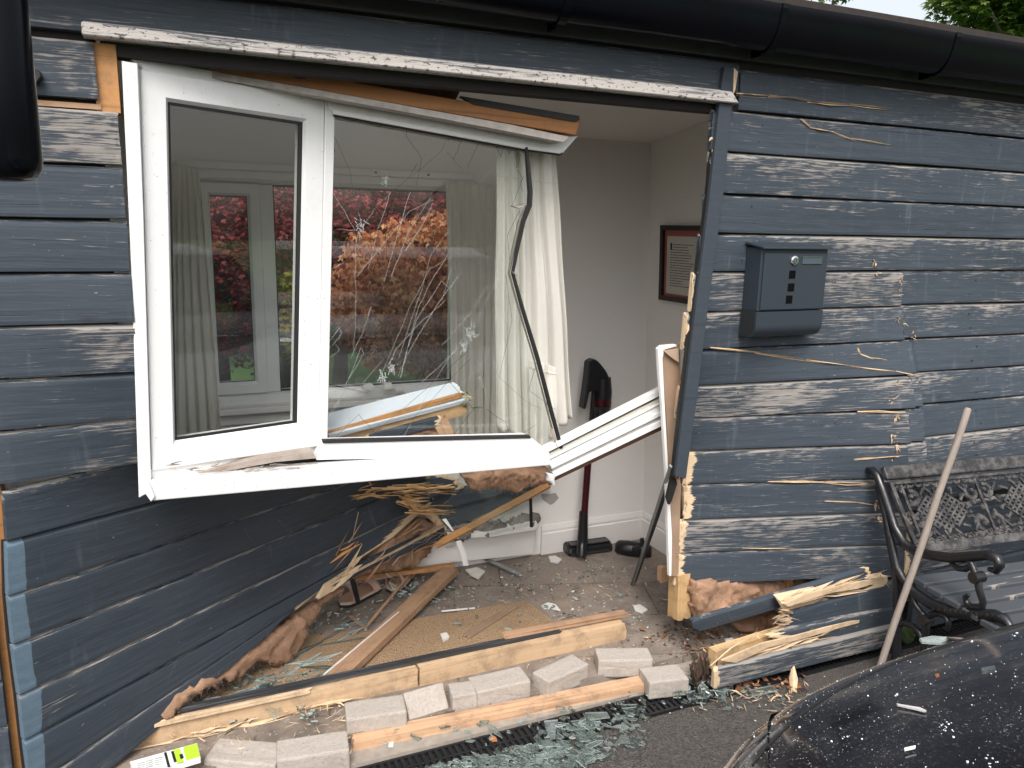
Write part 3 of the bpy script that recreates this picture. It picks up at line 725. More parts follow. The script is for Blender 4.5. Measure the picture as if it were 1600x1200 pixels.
# long split strip with a pale top edge, over the wool
stp = thing('split_board_strip', 'dark strip of board split lengthways with a pale raw top edge, below the panel', 'board strip', W(600, 870, PY, -.02))
A0 = W(500, 940, PY, -.02); A1 = W(724, 818, PY, -.02)
qb = board(stp, [W(478, 944, PY, -.02), W(567, 890, PY, -.02), W(716, 826, PY, -.02)], [W(498, 918, PY, -.02), W(570, 874, PY, -.02), W(720, 806, PY, -.02)], jl=.10, jr=.03, rawl=.14, rawr=.03, wear=-.1, name='strip_face')
beam('raw_edge', W(506, 916, PY, -.03), W(722, 805, PY, -.03), .022, .010, W_PALE, stp, j0=.08, j1=.03)
m = MB()
for a, b, wd in (((530, 905), (566, 882), .03), ((515, 922), (560, 890), .025), ((548, 885), (566, 868), .02), ((538, 898), (566, 850), .012), ((560, 800), (550, 845), .014), ((545, 848), (566, 815), .014), ((500, 935), (560, 870), .012)):
    splinter(m, W(*a, PY, -.035), W(*b, PY, -.05), wd, wd*.3, 0, .06)
m.build('raw_splinter', W_PALE, stp)
wool('insulation', [(600, 770), (650, 748), (738, 738), (736, 760), (700, 800), (640, 800)], PW(.03), panel, .05, .02, 41, 200, 40)
m = MB(); R9 = random.Random(77)
for _ in range(46):
    x = R9.uniform(560, 720); y = 900-(x-560)*.62+R9.gauss(0, 16); a = R9.gauss(-.5, .5); l = R9.uniform(14, 60); splinter(m, W(x, y, PY, -.05), W(x+l*math.cos(a), y+l*math.sin(a), PY, -.07), R9.uniform(.002, .008), .002, R9.choice([0, 0, 1]), .12)
m.build('tangled_splinters', [W_BROWN, W_GREYED], panel)
# torn yellow splinters at the board ends under the sill
m = MB(); R = rnd
for _ in range(46):
    t = R.random(); x = 560+t*165; y = 768+R.uniform(-6, 9)-6*math.sin(t*3)
    x2 = x+R.uniform(20, 62); splinter(m, W(x, y, PY, -.07-R.random()*.02), W(x2, y+R.uniform(-8, 6), PY, -.09-R.random()*.03), R.uniform(.006, .016), .004, 0, .05)
for _ in range(26):
    x = 618+R.uniform(0, 20); y = 770+R.uniform(0, 18); splinter(m, W(x, y, PY, -.08), W(x+R.uniform(15, 45), y+R.uniform(-6, 14), PY, -.095), R.uniform(.006, .014), .004, 0, .08)
for _ in range(14):
    x = 632+R.uniform(0, 14); y = 792+R.uniform(0, 10); splinter(m, W(x, y, PY, -.08), W(x+R.uniform(20, 90), y+R.uniform(-4, 6)-2, PY, -.08), R.uniform(.006, .012), .003, 0, .04)
for _ in range(10):
    x = 560+R.uniform(-20, 0); splinter(m, W(x+30, 772+R.uniform(-5, 5), PY, -.03), W(x, 779+R.uniform(-4, 4), PY, -.04), R.uniform(.004, .01), .003, 0, .04)
m.build('torn_splinter', m_wood('torn_yellow_pine', (.60, .36, .16), (.82, .57, .30), (.40, .20, .08), dirty=.1), panel)
m = MB()
for a, b, w_ in (((525, 868), (545, 828), .012), ((532, 860), (556, 846), .008), ((560, 846), (520, 892), .01), ((516, 880), (566, 848), .012), ((575, 750), (580, 760), .012)):
    splinter(m, W(*a, PY, -.03), W(*b, PY, -.08), w_, w_*.4, 0, .06)
m.build('torn_splinter', W_ORANGE, panel)

# ================================================================== THE BROKEN WINDOW
win = thing('broken_window', 'white plastic window leaning out of its opening with a shattered right pane', 'window', (.4, .05, .9))
WLX, WLD = -.075, 15            # left casement plane: hinge x and yaw
def PL(off=0.0): return (V((WLX, off, 0)), yawn(WLD))
def L3(px, py, off=0.0): return onP(px, py, *PL(off))
mull = L3(508, 425)             # mullion position decides the right part's plane
RY = mull.y
def R3(px, py, off=0.0): return onY(px, py, RY+off)
PRr = lambda off=0.0: Y(RY+off)
slab('trim_board', [(190, 95), (215, 99), (224, 330), (236, 748), (236, 768), (217, 778), (206, 440), (198, 262)], Y(-.014), .05, M_UPVC, win, .0015)
def ring(name, O, I, P3, th, mat, parent, ch=.010, inset=.12):
    """mitred frame: outer quad O, inner quad I (photo px), real chamfer towards the glass"""
    O3 = [P3(*p, 0) for p in O]; n = (O3[1]-O3[0]).cross(O3[3]-O3[0]).normalized()
    if n.dot(O3[0]-CAM) < 0: n = -n
    I3 = [P3(*p, 0) for p in I]; M3 = [a.lerp(b, 1-inset) for a, b in zip(O3, I3)]; E3 = [a.lerp(b, .05) for a, b in zip(O3, I3)]
    rows = [[p+n*th for p in O3], [p+n*.003 for p in O3], E3, M3, [p+n*ch for p in I3], [p+n*th for p in I3]]
    vs = [p for r in rows for p in r]; fs = []
    for r in range(6):
        for k in range(4): k2 = (k+1) % 4; r2 = (r+1) % 6; fs.append((r*4+k, r*4+k2, r2*4+k2, r2*4+k))
    o = mk(name, vs, fs, mat, parent, [(v.x, v.z) for v in vs]); return fixn(o), n
sashO = [(220, 108), (508, 152), (499, 698), (238, 736)]; sashI = [(264, 158), (476, 190), (467, 662), (275, 690)]
ring('sash_frame', sashO, sashI, L3, .062, M_UPVC, win, .012)
# frame behind the sash: left jamb + head + sill strip
slab('outer_frame', [(212, 96), (222, 98), (240, 740), (232, 765), (228, 700)], PL(.012), .06, M_UPVC, win)
slab('outer_frame', [(205, 90), (520, 142), (522, 160), (216, 108)], PL(.012), .06, M_UPVC, win)
slab('outer_frame', [(238, 734), (499, 697), (492, 710), (400, 724), (238, 750)], PL(.010), .05, M_UPVC, win)
# rubber gasket lines and glass of the left casement
def gask(name, q, P3, wpx, par, th=.006, off=.013):
    m = MB(); c = (sum(p[0] for p in q)/4, sum(p[1] for p in q)/4)
    P0 = [P3(*p, off) for p in q]; n = (P0[1]-P0[0]).cross(P0[3]-P0[0]).normalized(); n = n if n.dot(P0[0]-CAM) > 0 else -n
    for k in range(4):
        a, b = q[k], q[(k+1) % 4]; wd = wpx[k]
        dx, dy = c[0]-(a[0]+b[0])/2, c[1]-(a[1]+b[1])/2; ex, ey = b[0]-a[0], b[1]-a[1]; l = math.hypot(ex, ey); nx, ny = -ey/l, ex/l
        if nx*dx+ny*dy < 0: nx, ny = -nx, -ny
        m.prism([P3(*a, off+.0004*k), P3(*b, off+.0004*k), P3(b[0]+nx*wd, b[1]+ny*wd, off+.0004*k), P3(a[0]+nx*wd, a[1]+ny*wd, off+.0004*k)], n, th)
    return m.build(name, M_GASKET, par)
gask('gasket', sashI, L3, (5, 9, 6, 1.5), win)
def pane(name, q, P3, off, mat, th=.004, extra=None, par=win, mats=None):
    m = MB(); P0 = [P3(*p, off) for p in q]; n = (P0[1]-P0[0]).cross(P0[-1]-P0[0]).normalized(); n = n if n.dot(P0[0]-CAM) > 0 else -n
    m.prism(P0, n, th)
    if extra: extra(m, n)
    return m.build(name, mats or mat, par, fix=True)
gq = [(262, 156), (478, 188), (469, 664), (273, 692)]
pane('glass_pane', gq, L3, .020, M_GLASS)
# mullion between casement and fixed pane
slab('mullion', [(509, 150), (524, 158), (512, 690), (499, 698)], PL(-.002), .055, M_UPVC, win, .002)
# head of the fixed light
slab('head_rail', [(512, 143), (560, 150), (700, 182), (880, 216), (904, 212), (880, 239), (822, 231), (520, 176), (514, 168)], PRr(.0), .06, M_UPVC, win, .002)
slab('head_bead', [(520, 170), (822, 226), (878, 236), (876, 240), (822, 233), (520, 178)], PRr(-.006), .02, M_UPVC, win, .001)
slab('head_gasket', [(521, 177), (822, 231), (880, 239), (876, 243), (822, 236), (521, 182)], PRr(.004), .012, M_GASKET, win)
# bottom rail of the fixed light, burst forward onto the sill
slab('bottom_rail', [(508, 692), (829, 683), (858, 706), (858, 711), (494, 719), (497, 712)], Y(.055), .06, M_UPVC, win, .002)
slab('bottom_gasket', [(504, 688), (828, 681), (830, 685), (505, 693)], Y(.05), .02, M_GASKET, win)
# fixed pane and its cracks
rq = [(522, 178), (822, 233), (828, 300), (826, 322), (806, 424), (826, 500), (858, 620), (880, 690), (828, 684), (508, 692)]
CRW = [  # white catching cracks
    [(620, 700), (700, 560), (745, 500), (782, 430)], [(590, 600), (640, 480), (672, 420), (706, 400), (707, 398)], [(625, 590), (650, 500), (690, 440), (712, 460)], [(560, 430), (600, 380), (640, 330), (676, 312)],
    [(611, 432), (640, 360), (672, 310)], [(633, 392), (660, 350), (676, 318)], [(606, 570), (618, 548), (660, 500), (695, 470)], [(622, 560), (660, 450), (672, 400), (707, 352)], [(690, 540), (735, 490), (760, 448), (805, 425)],
    [(512, 660), (536, 614), (564, 543), (569, 552), (540, 600)], [(510, 540), (530, 512), (534, 520), (512, 548)], [(512, 560), (530, 548), (522, 535)], [(518, 420), (536, 412), (535, 410)], [(520, 300), (555, 360), (530, 358)],
    [(706, 620), (722, 600), (760, 560)], [(560, 330), (566, 356), (585, 325), (606, 306)], [(580, 480), (566, 520), (548, 560)], [(508, 654), (548, 600), (552, 604)], [(520, 690), (560, 640), (585, 602)], [(660, 596), (690, 570), (740, 520)],
    [(700, 398), (672, 440), (650, 490), (632, 560), (626, 590)], [(722, 425), (700, 452), (668, 500), (640, 545), (622, 588)], [(707, 415), (690, 470)], [(610, 300), (600, 330), (590, 360), (575, 420)], [(640, 300), (620, 372), (600, 440)], [(780, 240), (770, 262), (740, 300), (742, 302)],
    [(770, 560), (780, 610), (792, 690)], [(750, 590), (770, 640), (776, 690)], [(560, 360), (555, 392), (556, 470), (552, 550)], [(600, 590), (595, 604), (610, 600)], [(538, 640), (560, 605), (600, 560)], [(780, 660), (820, 640), (830, 600)]]
CRD = [[(522, 213), (535, 240), (548, 270), (552, 310), (560, 358)], [(564, 360), (575, 335), (610, 300), (660, 262), (690, 235), (702, 208)], [(637, 196), (634, 211), (659, 247), (650, 290)], [(724, 213), (716, 232), (708, 250)], [(698, 237), (708, 248), (720, 263)], [(750, 218), (742, 236), (730, 262)],
    [(652, 255), (640, 275)], [(703, 208), (701, 222)], [(775, 228), (782, 245), (790, 225), (796, 240), (804, 226), (808, 262), (814, 240)], [(818, 275), (800, 322), (822, 318)], [(812, 330), (792, 368), (798, 420)], [(808, 264), (816, 278), (812, 290), (818, 300)],
    [(580, 300), (590, 345), (592, 400), (570, 470), (556, 560)], [(790, 430), (800, 500), (780, 590), (820, 625), (846, 640)], [(840, 560), (826, 610), (868, 640)], [(670, 560), (740, 640), (700, 690)], [(760, 640), (790, 660), (800, 690), (836, 664)], [(508, 700), (560, 648), (590, 680)], [(620, 688), (650, 650), (735, 560)],
    [(735, 545), (660, 612), (570, 690)], [(850, 600), (856, 640), (872, 660)], [(600, 340), (606, 420)]]
def cracks(m, n):
    R = random.Random(4)
    def seg(a, b, o, wd, mi):
        e = (b-a); l = e.length
        if l < 1e-6: return
        s = e.normalized().cross(n)*wd*.5
        m.add([a-s-n*o, b-s-n*o, b+s-n*o, a+s-n*o, a-n*(o-.0015), b-n*(o-.0015)], [(0, 1, 2, 3), (0, 4, 5, 1), (2, 5, 4, 3), (1, 5, 2), (0, 3, 4)], None, mi)
    for kind, L in ((1, CRW), (2, CRD)):
        for c in L:
            wd = R.uniform(.0005, .0011) if kind == 1 else R.uniform(.0007, .0013); c2 = []
            for i in range(len(c)-1):
                for k in range(4): t = k/4; c2.append((c[i][0]*(1-t)+c[i+1][0]*t+R.gauss(0, .5), c[i][1]*(1-t)+c[i+1][1]*t+R.gauss(0, .5)))
            c2.append(c[-1])
            for i in range(len(c2)-1): seg(R3(*c2[i], .028), R3(*c2[i+1], .028), .0012, wd*(1-.5*i/len(c2)), kind)
    # crushed glass around impact points
    for (x, y, r) in ((563, 350, 9), (602, 282, 6), (613, 575, 8), (598, 588, 8), (735, 520, 12), (725, 540, 8), (522, 235, 3)):
        for _ in range(26):
            a = R3(x+R.gauss(0, r*.5), y+R.gauss(0, r*.8), .028); b = R3(x+R.gauss(0, r*.5), y+R.gauss(0, r*.8), .028); seg(a, a.lerp(b, .5), .0014, .0016, 1)
M_CRW = plain('crack_bright', (.40, .43, .42), .4); M_CRD = plain('crack_dark', (.015, .02, .018), .4)
pane('shattered_pane', rq, R3, .028, M_GLASS, .004, cracks, mats=[M_GLASS, M_CRW, M_CRD])
# bent black spacer hanging down the broken right edge
sp = [(822, 230), (825, 262), (828, 300), (827, 321), (818, 345), (808, 390), (801, 426), (815, 478), (840, 560), (862, 645), (877, 700)]
m = MB(); m.tube([R3(x, y, -.004) for x, y in sp], [.006, .0085, .0095, .0095, .008, .007, .006, .007, .0078, .0078, .007], 6, nrm=(0, 1, 0)); m.build('spacer_bar', M_GASKET, win)
m = MB(); m.tube([R3(x-6, y, .002) for x, y in sp[3:]], [.003, .006, .006, .004, .0035, .003, .0032, .003], 6, mi=0); m.build('spacer_core', plain('grey_sealant', (.13, .125, .10), .7, nz=.5, sc=200), win)
m = MB()
for a, b in (((800, 424), (808, 432)), ((862, 670), (872, 702)), ((816, 322), (800, 326)), ((798, 322), (812, 326))): splinter(m, R3(*a, -.01), R3(*b, -.015), .010, .004)
m.build('spacer_end', W_GREYED, win)
# the orange head timber dragged down with the window, and packing strip
slab('head_timber', [(172, 80), (240, 86), (450, 103), (560, 130), (740, 160), (905, 187), (906, 193), (900, 211), (800, 194), (500, 141), (215, 92)], Y(.07), .045, m_wood('head_orange', (.27, .12, .045), (.42, .20, .085), (.12, .05, .02)), win, .002)
slab('head_packer', [(215, 91), (500, 141), (800, 195), (890, 214), (880, 222), (700, 187), (510, 152), (218, 104)], Y(.066), .05, plain('old_sealant', (.42, .38, .35), .8, nz=.45, sc=40, bump=.4), win)
m = MB(); m.box((.42, .12, 1.985), (1.02, .30, 2.0)); 
slab('soffit_board', [(455, 100), (726, 128), (712, 156), (560, 131)], Y(.20), .012, W_RED, None, label='dark red-brown board wedged above the orange head timber', cat='board')
slab('nose_strip', [(720, 150), (905, 181), (906, 187), (899, 190), (740, 163)], Y(.065), .02, M_GASKET, win)
# the sill
sl0, sl1 = onY(228, 758, -.055), onY(859, 712, -.055)
sb0, sb1 = onY(236, 783, -.052), onY(862, 727, -.052)
bk0, bk1 = onY(246, 738, .075), onY(856, 698, .075)
vs = [sl0, sl1, sb1, sb0, bk0, bk1, bk1-V((0, 0, .03)), bk0-V((0, 0, .03))]
mid = [sl0.lerp(bk0, .14)+V((0, 0, .002)), sl1.lerp(bk1, .14)+V((0, 0, .002))]
sill = thing('window_sill', 'long white plastic sill sagging below the broken window', 'window sill', sl0)
o = mk('sill_profile', vs+mid, [(3, 2, 1, 0), (0, 1, 9, 8), (8, 9, 5, 4), (4, 5, 6, 7), (7, 6, 2, 3), (0, 8, 4, 7, 3), (1, 2, 6, 5, 9)], M_UPVC, sill, [(v.x, v.z) for v in vs+mid]); fixn(o); bevel(o, .003, 2)
slab('end_cap', [(222, 748), (233, 752), (242, 776), (236, 784), (226, 770)], Y(-.06), .01, M_UPVC, sill, .001)
m = MB()
for _ in range(40):
    p = onY(rnd.uniform(250, 500), rnd.uniform(724, 738), .0); splinter(m, p, p+V((rnd.uniform(-.05, .05), .01, rnd.uniform(-.004, .004))), .006, .003)
m.build('wood_crumbs', W_GREYED, sill)
slab('rotten_batten', [(300, 742), (380, 722), (488, 705), (494, 716), (430, 722), (330, 740)], Y(.03), .05, W_GREYED, sill)

# ---------- broken white frame rail, swung up to the right
rail = thing('broken_frame_rail', 'white grooved plastic frame rail snapped off and slanting up right from the sill end', 'frame rail', onY(860, 740, .12))
def railstrip(name, t0, t1, y, th, mat):  # t: 0 top edge, 1 bottom edge of the profile in the photo
    a0 = (852, 700); a1 = (1046, 601); b0 = (866, 746); b1 = (1046, 660)
    f = lambda p, q, t: (p[0]+(q[0]-p[0])*t, p[1]+(q[1]-p[1])*t)
    return slab(name, [f(a0, b0, t0), f(a1, b1, t0), f(a1, b1, t1), f(a0, b0, t1)], Y(y), th, mat, rail, .0008)
railstrip('rail_back', 0, 1, .135, .03, M_UPVC)
railstrip('rail_lip', 0, .17, .115, .02, M_UPVC); railstrip('groove', .17, .215, .132, .004, M_GASKET)
railstrip('rail_web', .23, .34, .124, .012, plain('upvc_cream', (.62, .60, .52), .35)); railstrip('rail_lip', .36, .41, .119, .012, M_UPVC); railstrip('rail_web', .43, .565, .123, .012, M_UPVC)
railstrip('groove', .565, .605, .131, .004, M_GASKET); railstrip('rail_lip', .61, .72, .112, .02, M_UPVC); railstrip('rail_web', .735, .84, .125, .008, plain('upvc_grey', (.45, .42, .41), .4)); railstrip('rail_lip', .85, 1.0, .112, .022, M_UPVC)
railstrip('rail_underside', 1.0, 1.11, .13, .02, W_RED)
wl2 = wool('plaster_lump', [(854, 736), (864, 738), (868, 760), (862, 764), (852, 748)], Y(.09), None, .02, .006, 8, 0, 10, label='small pale plaster lump caught at the right tip of the white sill', cat='plaster'); wl2.data.materials[0] = M_WALL

# ================================================================== INTERIOR THINGS
# back window
bw = thing('rear_window', 'white framed window in the back wall with maples outside', 'window', (.6, BY, .9))
def mitre(name, x0, x1, z0, z1, fw, y, dp_, par, mat=M_UPVC):
    O = [(x0, z1), (x1, z1), (x1, z0), (x0, z0)]; I = [(x0+fw, z1-fw), (x1-fw, z1-fw), (x1-fw, z0+fw), (x0+fw, z0+fw)]
    mdl = [((a[0]*.2+b[0]*.8), (a[1]*.2+b[1]*.8)) for a, b in zip(O, I)]
    rows = [[V((a, y+dp_, b)) for a, b in O], [V((a, y, b)) for a, b in O], [V((a, y, b)) for a, b in mdl], [V((a, y+.012, b)) for a, b in I], [V((a, y+dp_, b)) for a, b in I]]
    vs = [p for r in rows for p in r]; fs = []
    for r in range(5):
        for k in range(4): k2 = (k+1) % 4; r2 = (r+1) % 5; fs.append((r*4+k, r*4+k2, r2*4+k2, r2*4+k))
    return fixn(mk(name, vs, fs, mat, par, [(v.x, v.z) for v in vs]))
mitre('frame', wx0, wx1, wz0, wz1, .045, BY+.02, .06, bw)
cx_ = onY(404, 450, BY).x+.02
m = MB(); m.box((cx_-.0, BY+.018, wz0+.046), (cx_+.05, BY+.078, wz1-.046)); bevel(m.build('mullion', M_UPVC, bw), .002)
mitre('sash', wx0+.046, cx_-.001, wz0+.048, wz1-.046, .045, BY+.006, .05, bw)
for (a, b) in ((wx0+.09, cx_-.044), (cx_+.052, wx1-.046)):
    z0 = wz0+(.09 if a < .3 else .046); z1 = wz1-(.09 if a < .3 else .046)
    m = MB()
    m.box((a-.002, BY+.028, z1-.006), (b+.002, BY+.036, z1+.001)); m.box((a-.002, BY+.0275, z0-.001), (b+.002, BY+.0365, z0+.005)); m.box((b-.004, BY+.0285, z0+.006), (b+.001, BY+.0355, z1-.007)); m.box((a-.001, BY+.0285, z0+.006), (a+.003, BY+.0355, z1-.007))
    m.build('gasket', M_GASKET, bw)
    m = MB(); m.box((a-.01, BY+.04, z0-.01), (b+.01, BY+.044, z1+.01)); m.build('glass_pane', M_GLASS, bw)
m = MB(); m.box((wx0-.03, BY-.045, wz0-.028), (wx1+.06, BY+.019, wz0-.002)); bevel(m.build('inner_sill', M_SKIRT, bw), .005, 2)
m = MB(); m.box((wx0-.02, BY-.010, wz1+.004), (wx1+.04, BY-.001, wz1+.03)); m.box((wx0-.02, BY-.006, wz1-.03), (wx1+.04, BY-.0005, wz1+.001)); bevel(m.build('head_trim', M_UPVC, bw), .002)
m = MB()
for x in (.55, .78, 1.0):
    m.tube([(x, BY-.014, wz1+.017), (x, BY-.009, wz1+.017)], .005, 8)
m.build('screw_head', M_BLACK, bw)
m = MB(); m.box((wx0-.02, BY-.012, wz0-.075), (wx1+.06, BY-.0005, wz0-.029)); bevel(m.build('sill_moulding', M_SKIRT, bw), .003)
# crumbs of plaster on that sill
for i, (px, py, w_, h_) in enumerate(((608, 606, .05, .028), (626, 609, .03, .018), (577, 607, .04, .025))):
    c = onY(px, py, BY-.02); o = wool('plaster_chunk', [(px-w_*260, py+4), (px-w_*200, py-h_*300), (px+w_*60, py-h_*380), (px+w_*280, py+4)], Y(BY-.03), None, .02, .006, 20+i, 0, 12,
        label=['largest jagged plaster chunk on the back window sill', 'small rounded plaster chunk, rightmost on the back window sill', 'thin pointed plaster chunk, leftmost on the back window sill'][i], cat='plaster', group='plaster chunks on the back window sill'); o.data.materials[0] = M_WALL
# skirting boards
sk = MB()
def skirt(m, a, b, nrm, h=.145, t=.016, z0=FZ):
    a, b = V(a), V(b); nrm = V(nrm); pr_ = [(0, 0), (t, 0), (t, h*.72), (t*.72, h*.76), (t*.8, h*.84), (t*.4, h), (0, h)]
    vs = [p+nrm*x+V((0, 0, z0+z)) for p in (a, b) for x, z in pr_]; n = len(pr_)
    m.add(vs, [tuple(range(n)), tuple(range(2*n-1, n-1, -1))]+[((i+1) % n, i, i+n, n+(i+1) % n) for i in range(n)], [(v.x+v.y, v.z) for v in vs])
skirt(sk, (1.565, BY, 0), (2.15, BY, 0), (0, -1, 0)); sk.build('back_skirting', M_SKIRT, kind='structure')
sk = MB(); skirt(sk, (2.152, .08, 0), (2.146, BY, 0), (-1, 0, 0)); sk.build('side_skirting', M_SKIRT, kind='structure')
loose = slab('broken_skirting', [(700, 842), (770, 838), (835, 828), (835, 866), (700, 880), (640, 888), (628, 884), (652, 850)], Y(BY-.045), .018, M_SKIRT, None, .002, label='cracked white skirting board knocked loose, under the rubble ledge', cat='skirting board')
slab('rubble_ledge', [(700, 834), (760, 832), (838, 814), (842, 822), (835, 829), (770, 839), (702, 843)], Y(BY-.09), .045, M_WALL, loose, .002)
# hole in the wall plaster behind: dark ragged gap with rubble
wr = wool('plaster_rubble', [(684, 846), (690, 826), (722, 812), (762, 816), (792, 812), (842, 800), (846, 816), (780, 832), (722, 842)], Y(BY-.05), None, .05, .03, 11, 0, 40, label='grey heap of crumbled plaster along the broken skirting', cat='rubble')
wr.data.materials[0] = plain('rubble', (.19, .165, .15), .95, nz=.65, sc=70, bump=.8)
# thin patch and crack marks are part of wall wear
slab('bare_patch', [(846, 772), (858, 772), (868, 770), (873, 778), (866, 786), (860, 789), (848, 781)], Y(BY-.0012), .0008, plain('bare_plaster', (.36, .34, .33), .9), None, label='small grey patch of bare plaster on the white wall left of the vacuum stick', cat='wall patch')

# picture on the right wall
pic = thing('framed_picture', 'dark framed print with a pink mount on the right-hand wall', 'picture', (2.1, .9, 1.3))
def wallx(z): return 2.15-.0375*(z-.05)/1.0
py1, py0, pz0, pz1 = .93, .60, 1.285, 1.625
def pbox(name, y0, y1, z0, z1, d0, d1, mat):
    m = MB(); vs = []
    for y, z, d in ((y0, z0, d0), (y1, z0, d0), (y1, z1, d0), (y0, z1, d0), (y0, z0, d1), (y1, z0, d1), (y1, z1, d1), (y0, z1, d1)): vs.append(V((wallx(z)-d, y, z)))
    m.add(vs, [(0, 1, 2, 3), (7, 6, 5, 4), (0, 4, 5, 1), (2, 6, 7, 3), (1, 5, 6, 2), (0, 3, 7, 4)], [(v.y, v.z) for v in vs]); return m.build(name, mat, pic)
fwd = .022
M_PF = plain('dark_frame', (.014, .009, .009), .35)
pbox('frame', py0, py1, pz0, pz0+fwd, 0, .02, M_PF); pbox('frame', py0, py1, pz1-fwd, pz1, 0, .02, M_PF); pbox('frame', py0, py0+fwd, pz0+fwd, pz1-fwd, 0, .0195, M_PF); pbox('frame', py1-fwd, py1, pz0+fwd, pz1-fwd, 0, .0195, M_PF)
pbox('mount', py0+fwd, py1-fwd, pz0+fwd, pz1-fwd, 0, .006, plain('pink_mount', (.35, .10, .09), .7))
pbox('print', py0+.04, py1-.042, pz0+.034, pz1-.048, .0062, .0072, plain('paper', (.52, .50, .45), .7))
tm = MB(); Rt = random.Random(3)
def tbox(y0, y1, z0, z1):
    vs = [V((wallx(z)-d, y, z)) for y, z, d in ((y0, z0, .0074), (y1, z0, .0074), (y1, z1, .0074), (y0, z1, .0074), (y0, z0, .0080), (y1, z0, .0080), (y1, z1, .0080), (y0, z1, .0080))]
    tm.add(vs, [(0, 1, 2, 3), (7, 6, 5, 4), (0, 4, 5, 1), (2, 6, 7, 3), (1, 5, 6, 2), (0, 3, 7, 4)])
zt = pz1-.085
for r in range(17):
    y = py1-.07-(.022 if r < 2 else 0)
    end = py0+.08+Rt.random()*.05+(.06 if r in (14, 15) else 0)
    while y > end:
        l = Rt.uniform(.008, .02); tbox(y-l, y, zt-.0016, zt+.0016); y -= l+.004
    zt -= .0115
tbox(py1-.082, py1-.068, pz1-.108, pz1-.078); tm.build('lettering', plain('ink', (.03, .025, .025), .7), pic)

# curtains
def curtain(name, label, top, bot, y0, y1, folds, amp, seed, group='white curtains', pleat=True, edge=.0, P=None):
    """top/bot: photo polylines left to right, hung on real planes y0 (top) and y1 (bottom)"""
    root = thing(name, label, 'curtain', onY(*top[0], y0), group)
    NU, NV = 150, 60; vs = []; uv = []; f = lambda L_, t: pl2(L_, t)
    def pl2(L_, t):
        n = len(L_)-1; k = min(n-1, int(t*n)); u = t*n-k; return (L_[k][0]*(1-u)+L_[k+1][0]*u, L_[k][1]*(1-u)+L_[k+1][1]*u)
    for j in range(NV+1):
        v = j/NV
        for i in range(NU+1):
            u = i/NU; a = onY(*pl2(top, u), y0); b = onY(*pl2(bot, u), y1)
            p = a.lerp(b, v)
            ph = u*folds*2*math.pi+.9*noise.noise(V((u*3, v*1.2, seed)))*2
            d = math.sin(ph)*amp*(.35+.75*v)+.35*amp*math.sin(ph*2.1+1.3+v*1.5)*(.5+v*.3)+amp*.8*noise.noise(V((u*4, v*3, seed+5)))
            if pleat:
                tp = max(0, 1-v/.16); d = d*(1-tp)+tp*amp*1.1*(abs(math.sin(u*folds*1.3*math.pi+seed))**.6-.6)
                p.z += tp*.004*math.sin(u*folds*2.6*math.pi)
            p.x += math.cos(ph)*amp*.28*(.3+v); p.z += -.0+.006*math.sin(ph*1.0)*v
            vs.append(p+V((0, d, 0))); uv.append((u*.6, v))
    fs = [(j*(NU+1)+i, j*(NU+1)+i+1, (j+1)*(NU+1)+i+1, (j+1)*(NU+1)+i) for j in range(NV) for i in range(NU)]
    b = len(vs); vs += [p+V((0, .0015, 0)) for p in vs]; uv += uv
    fs += [tuple(x+b for x in f_[::-1]) for f_ in fs]
    for i in range(NU): fs.append((i+1, i, b+i, b+i+1)); q = NV*(NU+1)+i; fs.append((q, q+1, b+q+1, b+q))
    for j in range(NV): q = j*(NU+1); fs.append((q, q+NU+1, b+q+NU+1, b+q)); q += NU; fs.append((q+NU+1, q, b+q, b+q+NU+1))
    mk('cloth', vs, fs, M_CLOTH, root, uv, smooth=True)
    # stitched heading tape
    m = MB(); pts = []
    for i in range(0, NU+1, 3): pts.append(vs[int(NV*.11)*(NU+1)+i]+V((0, -.0012, 0)))
    m.tube(pts, .0018, 5); m.build('heading_seam', M_CLOTH, root)
    return root
curtain('curtain', 'white gathered curtain hanging at the left side of the back window', [(270, 256), (290, 258), (312, 268)], [(268, 690), (310, 694), (348, 682)], BY-.05, BY-.09, 4.5, .010, 2)
curtain('curtain', 'pleated curtain at the right side of the back window, seen through the cracked pane', [(697, 284), (740, 284), (786, 296)], [(706, 678), (740, 690), (778, 700)], BY-.05, BY-.10, 6.0, .012, 8)
curtain('curtain', 'bright white curtain hanging behind the broken edge of the front window pane', [(776, 225), (815, 230), (868, 241)], [(772, 668), (826, 684), (897, 656)], RY+.10, RY+.16, 5.5, .017, 14, pleat=False)
curtain('curtain', 'short ragged hem of curtain poking out past the right end of the bottom rail', [(826, 560), (846, 566), (868, 574)], [(828, 688), (846, 702), (872, 676)], RY+.085, RY+.10, 3, .008, 23, pleat=False)

# broken inner sill and its timbers
isl = thing('inner_sill_timbers', 'split timber bearer with a white-blue sill board on top, pushed inside behind the glass', 'broken timber', onY(620, 660, .32))
beam('sill_board', onY(505, 668, .30), onY(722, 612, .36), .11, .016, plain('pale_blue_white', (.60, .64, .70), .4), isl, up=(0, -.4, 1), j1=.01)
beam('timber_bearer', onY(500, 694, .28), onY(732, 628, .33), .022, .075, m_wood('tan_timber', (.40, .24, .12), (.60, .40, .22), (.25, .12, .05)), isl, up=(0, 0, 1), j1=.05, wob=.003)
beam('orange_edge', onY(500, 681, .26), onY(722, 616, .31), .012, .016, W_ORANGE, isl, j1=.02)
qboard(isl, [(570, 676), (690, 648), (688, 662), (560, 700)], .30, .02, .02, .02, .02, -.2)
beam('timber_stud', onY(684, 652, .30), onY(702, 688, .28), .05, .02, W_BROWN, isl, j0=.02, j1=.03, up=(0, 1, 0))
